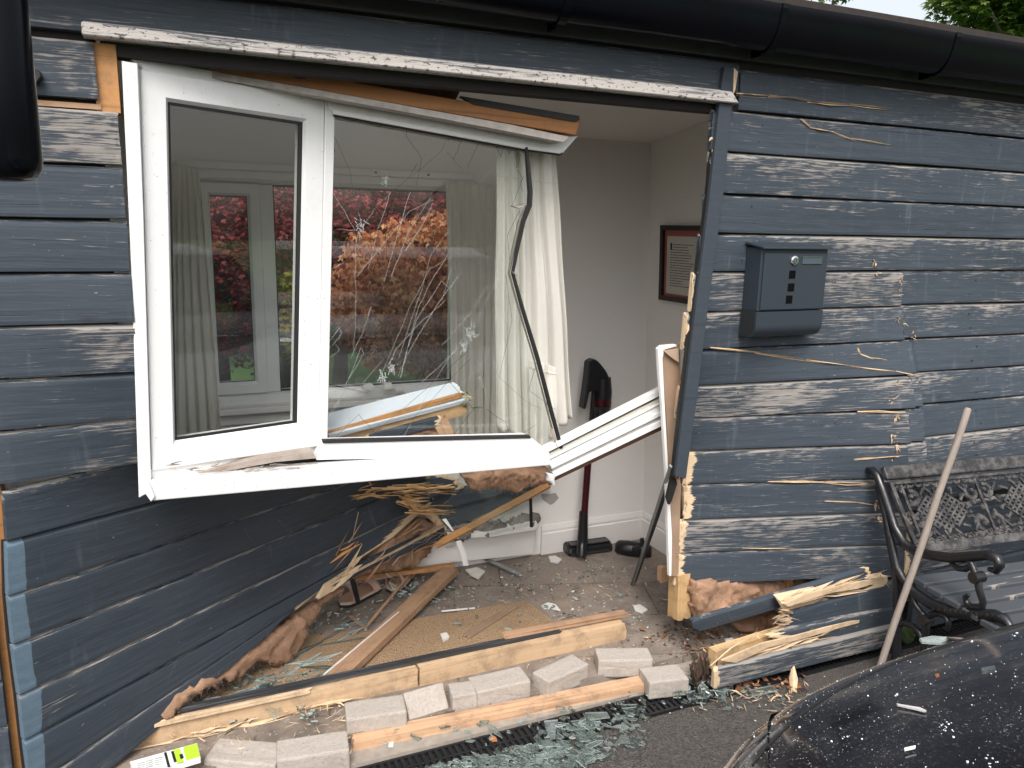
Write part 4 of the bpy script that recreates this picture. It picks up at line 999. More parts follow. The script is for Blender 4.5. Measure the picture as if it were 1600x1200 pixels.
wool('insulation', [(612, 684), (640, 668), (678, 660), (694, 684), (690, 692), (612, 694)], Y(.33), isl, .05, .02, 12, 160, 34)
m = MB()
for _ in range(26):
    p = onY(725+rnd.gauss(0, 6), 628+rnd.gauss(0, 6), .31); splinter(m, p, p+V((rnd.uniform(0, .04), rnd.uniform(-.02, .02), rnd.uniform(-.02, .025))), .006, .003, 1 if rnd.random() < .5 else 0)
m.build('torn_splinter', [W_PALE, plain('moss', (.10, .16, .03), .9)], isl)

# hanging debris under the sill
beam('timber_lath', onY(676, 855, .80), onY(858, 757, .78), .030, .012, W_ORANGE, None, j0=.06, j1=.01, up=(0, -.6, 1), label='slanting orange lath from the rubble up to the right end of the sill', cat='lath')
slab('hanging_glass', [(722, 736), (744, 730), (838, 742), (836, 770), (758, 832), (690, 812)], Y(.62), .004, M_SHARD, None, label='large loose glass sheet hanging under the white sill', cat='glass sheet')
slab('hanging_glass', [(758, 828), (806, 790), (828, 772), (826, 822), (800, 828), (762, 838)], Y(.80), .004, M_SHARD, None, label='triangular glass piece standing before the white wall, beside the black edge strip', cat='glass sheet')
slab('edge_strip', [(828, 770), (831, 770), (833, 824), (829, 824)], Y(.79), .01, M_GASKET, None, label='thin upright black strip against the white wall below the sill', cat='strip')
beam('timber_stick', onY(720, 738, .55), onY(742, 764, .60), .012, .012, W_BROWN, None, j1=.02, label='short brown stick poking down from under the middle of the sill', cat='stick')
m = MB()
P0 = [onY(691, 812, .55), onY(697, 810, .55), onY(709, 829, .55), onY(707, 830, .55)]; m.prism(P0, (0, 1, 0), .002); m.build('paper_tab', M_SKIRT, None, label='small white wedge-shaped tab above the broken skirting', cat='tape')
P0 = [onY(x, y, .72) for x, y in ((712, 846), (720, 844), (727, 860), (732, 884), (724, 884), (718, 862))]; m = MB(); m.prism(P0, (0, 1, 0), .002); m.build('tape_strip', M_SKIRT, None, label='curved strip of white tape hanging over the broken skirting', cat='tape')

# ---------- opening right edge: leaning trim, plasterboard, metal strip, corner post
trim = thing('leaning_trim', 'long dark blue trim batten leaning against the boards beside the hole', 'trim', onY(1100, 500, -.04))
def tr(px, py, y): return onY(px, py, y)
t0, t1 = tr(1142, 104, -.032), tr(1062, 742, -.035)
slab('trim_face', [(1132, 104), (1147, 106), (1146, 150), (1131, 300), (1104, 500), (1090, 620), (1072, 748), (1056, 745), (1066, 660), (1088, 480), (1108, 320), (1126, 150)], Y(-.034), .018, m_wood('blue_trim_wood', (.034, .043, .055), (.048, .060, .076), (.02, .025, .03), dirty=.05), trim, .0015)
slab('raw_side', [(1147, 106), (1153, 112), (1149, 140), (1143, 153), (1146, 130)], Y(-.033), .016, W_PALE, trim)
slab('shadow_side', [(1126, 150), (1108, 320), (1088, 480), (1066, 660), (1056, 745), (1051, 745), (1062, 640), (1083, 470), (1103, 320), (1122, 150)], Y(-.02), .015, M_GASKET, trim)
mst = thing('metal_strip', 'dark grey metal strip fallen from the hole edge down onto the tiled floor', 'metal strip', onZ(990, 912, FZ))
beam('strip', onZ(990, 912, FZ+.004), onY(1052, 728, .0), .032, .006, plain('dark_zinc', (.085, .10, .105), .45, nz=.3, sc=60), mst, up=(0, -1, .2), j0=.008, j1=.01, wob=.002)
beam('strip_fold', onZ(986, 912, FZ+.004)+V((0, -.012, 0)), onY(1048, 728, -.012), .006, .012, plain('zinc_edge', (.22, .24, .24), .4), mst, up=(0, -1, .2))
pb = thing('plasterboard_edge', 'torn brown-faced plasterboard edge at the right side of the hole', 'plasterboard', onY(1045, 700, .11))
M_PBF = plain('brown_board_face', (.30, .20, .135), .85, nz=.25, sc=14)
slab('board_face', [(1035, 543), (1062, 538), (1064, 600), (1058, 700), (1064, 760), (1060, 900), (1050, 900), (1046, 760), (1042, 660), (1036, 580)], Y(.055), .012, M_PBF, pb)
slab('torn_edge', [(1028, 545), (1034, 540), (1056, 538), (1057, 541), (1038, 546), (1035, 560), (1039, 640), (1044, 730), (1050, 840), (1049, 900), (1046, 900), (1041, 740), (1035, 640), (1030, 580)], Y(.045), .014, M_WALL, pb)
slab('board_tongue', [(1037, 548), (1060, 544), (1061, 566), (1054, 562), (1046, 556)], Y(.04), .004, plain('pb_light', (.42, .31, .22), .85, nz=.2), pb)
slab('black_wedge', [(1056, 742), (1050, 744), (1042, 778), (1046, 789), (1050, 782), (1058, 756)], Y(.0), .012, M_GASKET, pb)
slab('wood_chip', [(1056, 729), (1061, 731), (1062, 750), (1056, 748)], Y(-.012), .012, W_ORANGE, pb, .001)
for i in range(2, 15):
  m = MB()
  for k in range(12 if i < 6 else 2):   # splintered raw fibres along the cut board ends
    z = rnd.uniform(ZL[i], ZL[i+1]); x = opening_x(z); p = V((x+rnd.uniform(-.006, .014), bulge(x, z)-.02, z))
    splinter(m, p, p+V((rnd.uniform(-.014, .01), rnd.uniform(-.01, .01), rnd.uniform(-.035, .035))), rnd.uniform(.003, .009), .003)
  m.build('raw_fibres', W_PALE, house)
# door-post stub and inner stud
post = thing('timber_post', 'stout yellow timber post stub at the bottom right corner of the hole', 'post', onZ(1060, 965, FZ))
pc0 = onY(1046, 960, .06); 
beam('post', onY(1061, 966, .075), onY(1063, 893, .075), .062, .06, m_wood('yellow_timber', (.44, .27, .12), (.62, .42, .22), (.24, .12, .05)), post, up=(0, -1, 0), j0=.02)
bk = beam('timber_offcut', onY(1036, 908, .22), onY(1036, 884, .22), .035, .03, W_BROWN, None, up=(0, -1, 0), j0=.004, j1=.006, label='small upright offcut of brown timber just inside the right corner post', cat='offcut')
wool('insulation_batt', [(1078, 952), (1076, 905), (1150, 902), (1240, 904), (1330, 900), (1300, 915), (1200, 946), (1120, 966), (1090, 975)], Y(.03), None, .06, .03, 15, 420, 70, label='pinkish brown mineral wool bulging out under the right-hand boards', cat='insulation')
wool('insulation_batt', [(1140, 972), (1190, 955), (1212, 950), (1210, 985), (1190, 992), (1150, 984)], Y(.08), None, .05, .02, 16, 120, 30, label='shaded red-brown tuft of mineral wool behind the fallen dark plank', cat='insulation')
for px in (1217, 1229):
    pass
beam('timber_lath', onY(1216, 926, .01), onY(1216, 898, .01), .016, .01, W_BROWN, None, up=(0, -1, 0), label='left of two short upright laths beside the pink wool', cat='lath', group='laths under the right-hand boards')
beam('timber_lath', onY(1232, 924, .01), onY(1234, 900, .01), .03, .01, W_ORANGE, None, up=(0, -1, 0), label='wider right one of two short upright laths beside the pink wool', cat='lath', group='laths under the right-hand boards')

# ---------- lower right: pulled-out boards
lr = thing('burst_board_corner', 'splintered lower right corner of boards burst outwards over the drain', 'broken boards', onZ(1110, 1075, 0))
def qb2(tl, tr_, br, bl, yl, yr, **k):
    a, b, c, d = onY(*bl, yl), onY(*br, yr), onY(*tr_, yr), onY(*tl, yl)
    return board(k.pop('parent', lr), [a, a.lerp(b, .5), b], [d, d.lerp(c, .5), c], **k)
fp = thing('fallen_plank', 'dark plank end dropped at a slant beneath the right-hand boards, with a raw torn underside', 'plank', onZ(1075, 975, .05))
qb2((1072, 968), (1358, 882), (1362, 904), (1086, 984), .0, -.14, jl=.02, jr=.03, rawl=.0, rawr=.03, wear=-.05, parent=fp)
qb2((1205, 930), (1384, 893), (1392, 912), (1215, 962), -.10, -.17, jl=.13, jr=.10, rawl=.30, rawr=.12, wear=-.1)
qb2((1204, 962), (1392, 905), (1392, 950), (1210, 990), -.12, -.17, jl=.05, rawl=.06, wear=-.05)
qb2((1182, 990), (1392, 945), (1392, 985), (1195, 1022), -.15, -.18, jl=.07, rawl=.10, wear=.35)
qb2((1110, 1043), (1392, 975), (1395, 1004), (1108, 1074), -.175, -.20, jl=.02, rawl=.03, wear=.75)
beam('timber_plate', onY(1112, 1030, -.13), onY(1300, 970, -.09), .035, .075, m_wood('plate_timber', (.50, .32, .15), (.70, .50, .28), (.3, .16, .06)), lr, j1=.05)
m = MB()
for _ in range(60):
    t = rnd.random(); x = 1215+t*150; y = 940-t*35+rnd.uniform(-4, 6); splinter(m, onY(x, y, -.15), onY(x+rnd.uniform(20, 70), y-rnd.uniform(2, 20), -.175), rnd.uniform(.006, .016), .004, 0, .05)
for _ in range(34):
    t = rnd.random(); x = 1140+t*170; y = 1034-t*52+rnd.uniform(-4, 5); splinter(m, onY(x, y, -.17), onY(x+rnd.uniform(30, 90), y-rnd.uniform(8, 26), -.19), rnd.uniform(.006, .018), .004, 0, .04)
for _ in range(14):
    t = rnd.random(); x = 1205+rnd.uniform(0, 14); y = 955+rnd.uniform(-6, 22); splinter(m, onY(x+20, y, -.15), onY(x+rnd.uniform(-4, 4), y+rnd.uniform(-6, 10), -.19), rnd.uniform(.005, .012), .004, 0, .1)
for a, b, w_ in (((1110, 1040), (1185, 985), .006), ((1222, 958), (1252, 970), .003), ((1375, 898), (1392, 920), .004), ((1180, 990), (1190, 1000), .006), ((1365, 898), (1385, 905), .008)): splinter(m, onY(*a, -.19), onY(*b, -.2), w_, .003, 0, .1)
m.build('raw_splinter', W_PALE, lr)
# raw faces of split-away wood
slab('split_face', [(1226, 944), (1262, 928), (1310, 916), (1380, 902), (1384, 906), (1340, 920), (1300, 926), (1262, 938), (1232, 948)], Y(-.178), .008, W_PALE, lr)
slab('split_face', [(1128, 1032), (1190, 1006), (1250, 992), (1330, 970), (1372, 965), (1310, 982), (1262, 996), (1200, 1012), (1150, 1036)], Y(-.19), .008, W_PALE, lr)
m = MB(); splinter(m, onZ(1240, 1082, .0), onY(1239, 1034, -.19), .03, .012, 0, .02); m.build('wooden_shard', W_PALE, None, label='pale pointed wood shard standing upright on the drain below the burst boards', cat='splinter')
# ragged root-like debris at the left end of that corner
rr = MB()
for _ in range(60):
    p = onZ(1098+rnd.gauss(0, 9), 1068+rnd.gauss(0, 5), .01); splinter(rr, p, p+V((rnd.gauss(0, .02), rnd.gauss(0, .02), rnd.uniform(.02, .13))), rnd.uniform(.004, .02), .004, 0, .2)
rr.build('rotten_fibres', plain('rotten_wood', (.07, .045, .03), .9, nz=.6, sc=80), None, label='dark rotten fibrous clump between the last block and the burst board corner', cat='debris')

# ================================================================== FLOOR LEVEL
# coir matting with ragged outline
def mat_piece(name, pts, z, th, label):
    m = MB(); P = [onZ(x, y, z+th) for x, y in pts]; Q = []
    for i in range(len(P)):
        a, b = P[i], P[(i+1) % len(P)]; k = max(1, int((b-a).length/.02))
        for j in range(k): 
            q_ = a.lerp(b, j/k)+V((rnd.gauss(0, .0018), rnd.gauss(0, .0018), 0)); q_.y = max(q_.y, .242+rnd.random()*.002); Q.append(q_)
    m.prism(Q, (0, 0, -1), th); return m.build(name, M_COIR, None, label=label, cat='door mat')
mat_piece('coir_mat', [(640, 968), (822, 938), (884, 985), (940, 1010), (640, 1075), (500, 1110), (470, 1040), (560, 990)], FZ+.001, .012, 'large brown coir mat on the floor in the middle of the hole')
mat_piece('coir_mat', [(478, 992), (560, 985), (520, 1035), (468, 1090), (380, 1110), (250, 1150), (205, 1150), (300, 1095), (400, 1050)], FZ+.001, .010, 'left coir mat covered with long glass slivers beside the torn panel')
# sole plate
W_PLATE = m_wood('sole_plate_pine', (.40, .26, .15), (.66, .48, .31), (.30, .16, .08), .6)
def flat(px, py, z): return onZ(px, py, z)
pz = .022
q0 = V((-.30, .215, pz+.045)); q1 = V((.695, .215, pz+.045)); q2 = V((.70, .212, pz+.048)); q3 = V((1.535, .222, pz+.05))
pl1 = beam('sole_plate', q0, q1, .045, .092, W_PLATE, None, up=(0, 0, 1), j0=.06, j1=.004, label='left length of pale sole plate timber lying across the hole', cat='timber')
pl2 = beam('sole_plate', q2, q3, .045, .094, W_PLATE, None, up=(0, 0, 1), j1=.03, label='right length of pale sole plate timber with a broken right end', cat='timber')
mm = MB()
for _ in range(40):
    x = rnd.uniform(-.32, .40); z = rnd.uniform(.03, .07); splinter(mm, V((x, .185, z)), V((x+rnd.uniform(.08, .2), .18, z+rnd.uniform(-.01, .015))), rnd.uniform(.005, .014), .004)
mm.build('split_grain', W_PALE, pl1)
beam('damp_strip', V((-.15, .232, .122)), V((1.27, .236, .126)), (.024), .014, plain('damp_course_black', (.03, .032, .036), .5, nz=.4, sc=60), pl1, up=(0, 0, 1), j0=.03, j1=.05, wob=.003)
beam('bottom_batten', V((1.03, .250, .140)), V((1.56, .245, .134)), .035, .012, W_BROWN, pl2, j0=.03, j1=.03)
beam('split_edge', V((-.20, .190, .118)), V((.35, .194, .120)), .020, .010, W_PALE, pl1, j0=.06, j1=.10)
# front plank below the blocks
beam('front_plank', onZ(548, 1160, .034), onZ(1012, 1066, .034), .055, .028, m_wood('pinkish_plank', (.45, .26, .15), (.66, .44, .28), (.24, .12, .07)), None, j0=.01, j1=.02, label='long thin pinkish plank lying in front of the blocks', cat='plank')
beam('front_plank', onZ(215, 1192, .03), onZ(532, 1140, .035), .06, .02, W_PALE, None, j0=.08, j1=.06, label='splintered pale plank lying behind the first block at the lower left', cat='plank')
# the wide diagonal plank
beam('fallen_plank', onZ(512, 1072, FZ+.035), onZ(706, 889, FZ+.05), (.070), .026, W_BROWN, None, j0=.09, j1=.02, label='wide brown plank lying diagonally over the mat', cat='plank')
beam('white_edge_strip', onZ(505, 1055, FZ+.05), onZ(625, 955, FZ+.055), .005, .005, M_SKIRT, None, j0=.02, j1=.04, label='thin white paint strip along the left edge of the diagonal plank', cat='strip')
beam('timber_lath', onZ(542, 904, FZ+.10), onZ(712, 884, FZ+.05), .028, .018, W_ORANGE, None, j0=.03, j1=.03, label='brown lath lying beneath the torn wool, above the sandals', cat='lath')
beam('thin_stick', onZ(572, 980, FZ+.012), onZ(642, 896, FZ+.05), .009, .007, W_BROWN, None, j1=.02, label='thin pale stick crossing the floor between the two sandals', cat='stick')
beam('thin_stick', onZ(546, 962, FZ+.012), onZ(572, 982, FZ+.012), .012, .006, W_BROWN, None, j0=.02, label='short brown stick lying on the tiles below the front sandal', cat='stick')
beam('brown_slat', onZ(726, 996, FZ+.018), onZ(806, 946, FZ+.018), .035, .008, m_wood('dull_slat', (.22, .15, .10), (.33, .23, .15), (.12, .07, .05)), None, j0=.02, j1=.01, label='dull brown slat lying on the right half of the big mat', cat='slat')
beam('thin_stick', onZ(690, 955, FZ+.012), onZ(742, 950, FZ+.012), .006, .004, M_SKIRT, None, label='thin white strip on the tiles at the back edge of the big mat', cat='stick')
beam('door_bar', onZ(735, 862, FZ+.03), onZ(812, 898, FZ+.02), .022, .006, plain('alu', (.35, .36, .36), .35, .6), None, j1=.01, label='bent grey metal bar on the tiles under the broken skirting', cat='metal bar')

# blocks
def block(px_l, px_r, zt, dep, h, label, tilt=0.0, roll=0.0, w_=None):
    a = onZ(*px_l, zt); b = onZ(*px_r, zt); d = (b-a); L = w_ or d.length; yaw_ = math.atan2(d.y, d.x)
    bm = bmesh.new(); bmesh.ops.create_cube(bm, size=1)
    bmesh.ops.scale(bm, vec=(L, dep, h), verts=bm.verts); 
    bmesh.ops.bevel(bm, geom=list(bm.edges), offset=.006, segments=2, affect='EDGES', profile=.6)
    bmesh.ops.subdivide_edges(bm, edges=[e for e in bm.edges if e.calc_length() > .03], cuts=5, use_grid_fill=True)
    sd_ = rnd.random()*90
    for v in bm.verts:
        nn = noise.noise(v.co*30+V((sd_, 0, 0)))*.0018+noise.noise(v.co*110+V((sd_, 0, 0)))*.0009; v.co += v.normal*nn
    me = bpy.data.meshes.new('concrete_block'); bm.to_mesh(me); bm.free(); me.materials.append(M_BRICK)
    o = bpy.data.objects.new('concrete_block', me); COL.objects.link(o)
    R_ = Matrix.Rotation(yaw_, 3, 'Z') @ Matrix.Rotation(roll, 3, 'X') @ Matrix.Rotation(tilt, 3, 'Y')
    # front-top edge middle stays put
    mid_ = a.lerp(b, .5); c = mid_ - R_ @ V((0, -dep/2, h/2))
    low = min((R_ @ V((sx*L/2, sy*dep/2, sz*h/2))).z for sx in (-1, 1) for sy in (-1, 1) for sz in (-1, 1))
    o.location = c; o.rotation_euler = R_.to_euler(); WL[o] = c
    return tag(o, label, 'block', 'grey concrete blocks in a row')
block((432, 1189), (546, 1171), .088, .095, .068, 'large block at the bottom edge, lowest and leftmost of the row of grey blocks')
block((541, 1125), (636, 1111), .098, .095, .068, 'second block from the left, its dark pitted top behind the pinkish plank')
block((641, 1131), (703, 1112), .040, .095, .070, 'upended block tipped towards the drain, its broad square face showing', roll=.95)
block((707, 1089), (746, 1083), .098, .080, .062, 'smallest half block wedged between the tipped block and the long one')
block((746, 1082), (830, 1063), .098, .095, .066, 'long level block just left of the block that is turned askew')
block((857, 1067), (920, 1037), .098, .085, .068, 'block turned askew with its near left end face visible')
block((935, 1032), (1021, 1031), .105, .085, .068, 'rearmost block, touching the raw end of the pale timber')
block((1015, 1067), (1077, 1060), .082, .095, .066, 'last block on the right, in front by the rotten wood clump')
mb_ = block((318, 1186), (430, 1196), .07, .10, .05, 'flat pinkish slab lying beside the green packet at the bottom edge'); mb_.name = 'stone_slab'; mb_['category'] = 'slab'; del mb_['group']

# drain channel with grating
dr = thing('drain_channel', 'black plastic slotted drain channel running along the house foot', 'drain', (1, -.13, 0))
y0d, y1d = -.195, -.088
m = MB(); m.box((-2, y0d, .001), (4.4, y0d+.010, .012)); m.box((-2, y1d-.010, .001), (4.4, y1d, .012)); m.box((-2, (y0d+y1d)/2-.004, .001), (4.4, (y0d+y1d)/2+.004, .0118)); m.build('rim', M_BLACK, dr)
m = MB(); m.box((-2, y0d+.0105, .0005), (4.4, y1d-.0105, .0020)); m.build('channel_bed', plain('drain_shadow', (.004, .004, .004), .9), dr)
m = MB(); x = -1.9
while x < 4.3:
    m.box((x, y0d+.0102, .0022), (x+.011, y1d-.0102, .0112), Matrix.Identity(4)); x += .0215
m.build('grating', M_BLACK, dr)
w_moss = wool('moss_clump', [(1400, 985), (1420, 978), (1432, 990), (1424, 1006), (1404, 1004)], Y(-.16), None, .03, .02, 31, 0, 16, label='green moss clump on the ground beside the foot of the pole', cat='moss'); w_moss.data.materials[0] = plain('moss_green', (.03, .05, .012), .95, nz=.6, sc=90)

# sandals
def sandal(c, ang, label, s=1.0):
    t = thing('sandal', label, 'sandal', c, 'pink strappy sandals'); Rz = Matrix.Translation(c) @ Matrix.Rotation(ang, 4, 'Z')
    L = .235*s; N_ = 20
    def outline(u): return (.030+.012*math.sin(u*math.pi)+.008*sst(.5, .8, u))*(1-.0*u)*min(1, (math.sin(min(1, u/.12)*math.pi/2)))*min(1, math.sin(min(1, (1-u)/.14)*math.pi/2))
    for nm, z0, z1, ins, mt in (('sole', 0, .012, 0, plain('sole_black', (.02, .018, .018), .7)), ('midsole', .0122, .022, .001, plain('sole_cream', (.60, .48, .38), .7)), ('footbed', .0222, .025, .004, plain('footbed_tan', (.50, .33, .22), .6))):
        m = MB(); pts = [(u*L, -outline(u)+ins) for u in [i/N_ for i in range(N_+1)]]+[(u*L, outline(u)-ins) for u in [1-i/N_ for i in range(1, N_)]]
        m.prism([Rz @ V((a, b, z1)) for a, b in pts], (0, 0, -1), z1-z0); m.build(nm, mt, t)
    for nm, u, wd, hh, tw in (('ankle_strap', .18, .020, .062, 0), ('toe_strap', .66, .030, .040, .012), ('toe_strap', .80, .018, .032, -.01)):
        m = MB(); b = outline(u)+.003; pr_ = []
        for i in range(13):
            a = math.pi*i/12; pr_.append((tw*math.cos(a), -b*math.cos(a), .022+hh*math.sin(a)))
        for i in range(12):
            (x0, y0, z0), (x1, y1, z1) = pr_[i], pr_[i+1]; q = [V((u*L-wd/2+x0, y0, z0)), V((u*L+wd/2+x0, y0, z0)), V((u*L+wd/2+x1, y1, z1)), V((u*L-wd/2+x1, y1, z1))]
            nn = V((0, -math.cos(math.pi*(i+.5)/12), math.sin(math.pi*(i+.5)/12))); m.add([Rz @ p for p in q]+[Rz @ (p+nn*.003) for p in q], [(0, 1, 2, 3), (7, 6, 5, 4), (0, 4, 5, 1), (2, 6, 7, 3)])
        m.build(nm, plain('pink_leather', (.60, .38, .32), .5), t)
    return t
sandal(onZ(532, 950, FZ+.002), .62, 'pink strappy sandal in front, lying among glass on the tiles below the torn panel')
sandal(onZ(612, 928, FZ+.002), .95, 'pink sandal farther back, half hidden behind the thin stick', .9)
m = MB(); m.tube([onZ(548, 915, FZ+.05)+V((0, 0, .06)), onZ(560, 942, FZ+.05)], [.012, .010], 12); m.build('black_tube', M_BLACK, None, label='short black tube lying over the front sandal', cat='tube')

# vacuum cleaner leaning on the back wall
vc = thing('stick_vacuum', 'black and dark red stick vacuum cleaner leaning against the back wall', 'vacuum cleaner', onZ(925, 866, FZ))
M_VB = plain('vac_black', (.010, .010, .012), .32); M_VR = plain('vac_red', (.055, .007, .013), .25, metal=.3); M_VC = m_glass('vac_bin', (.35, .33, .33), .05, 1.5)
vy = .93
def VP_(px, py, y=vy): return onY(px, py, y)
m = MB(); m.tube([VP_(911, 832), VP_(919, 720)], .0165, 18); smooth_by_angle(m.build('wand', M_VR, vc))
m = MB(); m.tube([VP_(920, 722), VP_(931, 575, vy+.02)], [.014, .013], 14); smooth_by_angle(m.build('upper_wand', M_VB, vc))
m = MB(); m.tube([VP_(909, 868, .90), VP_(909, 855, .91), VP_(910, 846), VP_(911, 828), VP_(912, 800)], [.024, .024, .026, .024, .021], 18); smooth_by_angle(m.build('neck', M_VB, vc))
m = MB(); m.tube([VP_(940, 668), VP_(941, 640), VP_(943, 612), VP_(943, 590)], [.034, .040, .040, .034], 22); smooth_by_angle(m.build('motor_body', M_VB, vc))
m = MB(); m.tube([VP_(939, 664, vy-.005), VP_(940, 634, vy-.005)], [.0405, .0415], 22); smooth_by_angle(m.build('dust_bin', M_VC, vc))
m = MB(); m.tube([VP_(941, 631, vy-.004), VP_(941, 622, vy-.004)], [.0425, .0425], 22); smooth_by_angle(m.build('red_band', M_VR, vc))
hb = [(921, 566), (930, 561), (937, 566), (948, 580), (952, 588), (951, 612), (944, 626), (936, 612), (922, 612), (916, 640), (912, 640), (919, 590)]
slab('handle', hb, Y(vy-.02), .055, M_VB, vc, .006)
# floor head
hd = onZ(889, 871, FZ+.0); he = onZ(958, 862, FZ)
dv = (he-hd); dv.z = 0; Lh = dv.length; an = math.atan2(dv.y, dv.x); Mh = Matrix.Translation(hd) @ Matrix.Rotation(an, 4, 'Z')
prf = [(-.0, .004), (-.004, .02), (.004, .038), (.03, .05), (.07, .052), (.095, .035), (.10, .006)]
m = MB(); k = len(prf)
vs = [Mh @ V((x, y, z)) for x, sc_ in ((0, .85), (.01, 1), (Lh-.01, 1), (Lh, .85)) for (y, z) in [((y-.05)*sc_+.05, z*sc_) for y, z in prf]]
m.add(vs, [tuple(range(k)), tuple(range(4*k-1, 3*k-1, -1))]+[(r*k+(i+1) % k, r*k+i, (r+1)*k+i, (r+1)*k+(i+1) % k) for r in range(3) for i in range(k)]); o = m.build('floor_head', M_VB, vc); bevel(o, .003, 2)
m = MB(); m.box((.01, -.006, .008), (Lh-.01, .0, .020), Mh); m.box((.015, .012, .0495), (Lh-.015, .05, .0545), Mh); m.build('head_trim', plain('vac_grey', (.03, .03, .033), .2), vc)
# spare head on the floor
v2 = thing('vacuum_attachment', 'black vacuum brush attachment lying on the floor in the corner', 'vacuum attachment', onZ(990, 860, FZ))
a0 = onZ(962, 854, FZ+.03); a1 = onZ(1018, 862, FZ+.03)
m = MB(); m.tube([a0, a0.lerp(a1, .08), a0.lerp(a1, .35), a0.lerp(a1, .8), a1], [.022, .034, .040, .036, .024], 16); smooth_by_angle(m.build('brush_body', M_VB, v2))
m = MB(); m.tube([a0.lerp(a1, .4)+V((0, -.03, .01)), a0.lerp(a1, .5)+V((0, -.035, .012)), a0.lerp(a1, .6)+V((0, -.03, .01))], [.02, .022, .02], 12); m.tube([a0.lerp(a1, .75)+V((0, 0, .02)), a0.lerp(a1, .75)+V((0, .01, .06))], [.014, .010], 10); m.build('swivel_knob', M_VB, v2)

# letter box
M_SLOT = plain('slot_black', (.002, .002, .002), .9, Specular_IOR_Level=.1)
lb = thing('letter_box', 'dark slate blue steel letter box with a round lock, fixed to the boards', 'letter box', onY(1225, 520, -.05))
M_LB = plain('slate_powdercoat', (.027, .036, .047), .42, nz=.06, sc=300, Specular_IOR_Level=.4)
x0, x1 = onY(1187, 450, -.10).x, onY(1290, 450, -.10).x
zb, zt_ = onY(1177, 487, -.10).z, onY(1192, 392, -.10).z
yb = -.020
def lbx(name, lo, hi, mat=M_LB, bv=.002):
    m = MB(); m.box(lo, hi); o = m.build(name, mat, lb); bevel(o, bv, 2); return o
lbx('body', (x0, -.095, zb), (x1, yb, zt_+.01))
lbx('door_panel', (x0+.010, -.101, zb+.004), (x1-.004, -.0955, zt_-.008))
m = MB(); m.add([(x0-.006, -.112, zt_+.006), (x1+.006, -.112, zt_+.006), (x1+.006, yb, zt_+.020), (x0-.006, yb, zt_+.020), (x0-.006, -.112, zt_+.013), (x1+.006, -.112, zt_+.013), (x1+.006, yb, zt_+.028), (x0-.006, yb, zt_+.028)],
      [(3, 2, 1, 0), (4, 5, 6, 7), (0, 1, 5, 4), (1, 2, 6, 5), (2, 3, 7, 6), (3, 0, 4, 7)]); bevel(m.build('lid', M_LB, lb), .0015)
# newspaper roll below: open half-round trough
m = MB(); n_ = 12; zc_ = zb-.002; rr_ = .042; pr_ = [(-.100, zc_), (-.100, zc_-.045)]+[(-.100+rr_-rr_*math.cos(a), zc_-.048-rr_*math.sin(a)) for a in [math.pi/2*i/n_ for i in range(n_+1)]]+[(yb, zc_-.048-rr_), (yb, zc_)]
k = len(pr_); vs = [V((x, y, z)) for x in (x0-.004, x1-.002) for y, z in pr_]; m.add(vs, [((i+1) % k, i, k+i, k+(i+1) % k) for i in range(k)]+[tuple(range(k)), tuple(range(2*k-1, k-1, -1))], None)
smooth_by_angle(m.build('newspaper_holder', M_LB, lb), 30)
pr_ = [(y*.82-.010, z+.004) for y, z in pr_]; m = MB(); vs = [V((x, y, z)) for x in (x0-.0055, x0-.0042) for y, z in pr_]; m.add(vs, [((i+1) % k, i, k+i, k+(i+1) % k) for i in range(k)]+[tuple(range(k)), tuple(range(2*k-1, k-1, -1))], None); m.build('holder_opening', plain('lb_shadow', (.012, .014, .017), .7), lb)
def lpt(px, py, y=-.1015): return onY(px, py, y)
c = lpt(1241, 407); m = MB(); m.tube([c+V((0, .002, 0)), c+V((0, -.004, 0)), c+V((0, -.006, 0))], [.0155, .0155, .012], 24); m.tube([c+V((0, -.005, 0)), c+V((0, -.010, 0))], [.010, .009], 20)
M_CHR = plain('chrome', (.62, .63, .65), .18, metal=1.0); smooth_by_angle(m.build('lock', M_CHR, lb))
m = MB(); c2 = c+V((0, -.0102, 0)); m.box((c2.x-.001, c2.y-.0006, c2.z-.005), (c2.x+.001, c2.y+.001, c2.z+.005)); m.build('keyhole', M_BLACK, lb)
a = lpt(1254, 401); b = lpt(1283, 412); m = MB(); e = .0022
m.box((a.x, -.1045, b.z), (b.x, -.1015, b.z+e)); m.box((a.x, -.1045, a.z-e), (b.x, -.1015, a.z)); m.box((a.x, -.1044, b.z+e), (a.x+e, -.1015, a.z-e)); m.box((b.x-e, -.1044, b.z+e), (b.x, -.1015, a.z-e)); m.build('name_plate_frame', M_CHR, lb)
m = MB(); m.box((a.x+e, -.1025, b.z+e), (b.x-e, -.1014, a.z-e)); m.build('name_plate', plain('np', (.06, .075, .11), .3), lb)
for (px, py) in ((1238, 429), (1236, 449), (1233, 468)):
    c = lpt(px, py); m = MB(); m.box((c.x-.0135, -.1022, c.z-.0135), (c.x+.0135, -.1005, c.z+.0135)); m.build('viewing_slot', M_SLOT, lb)

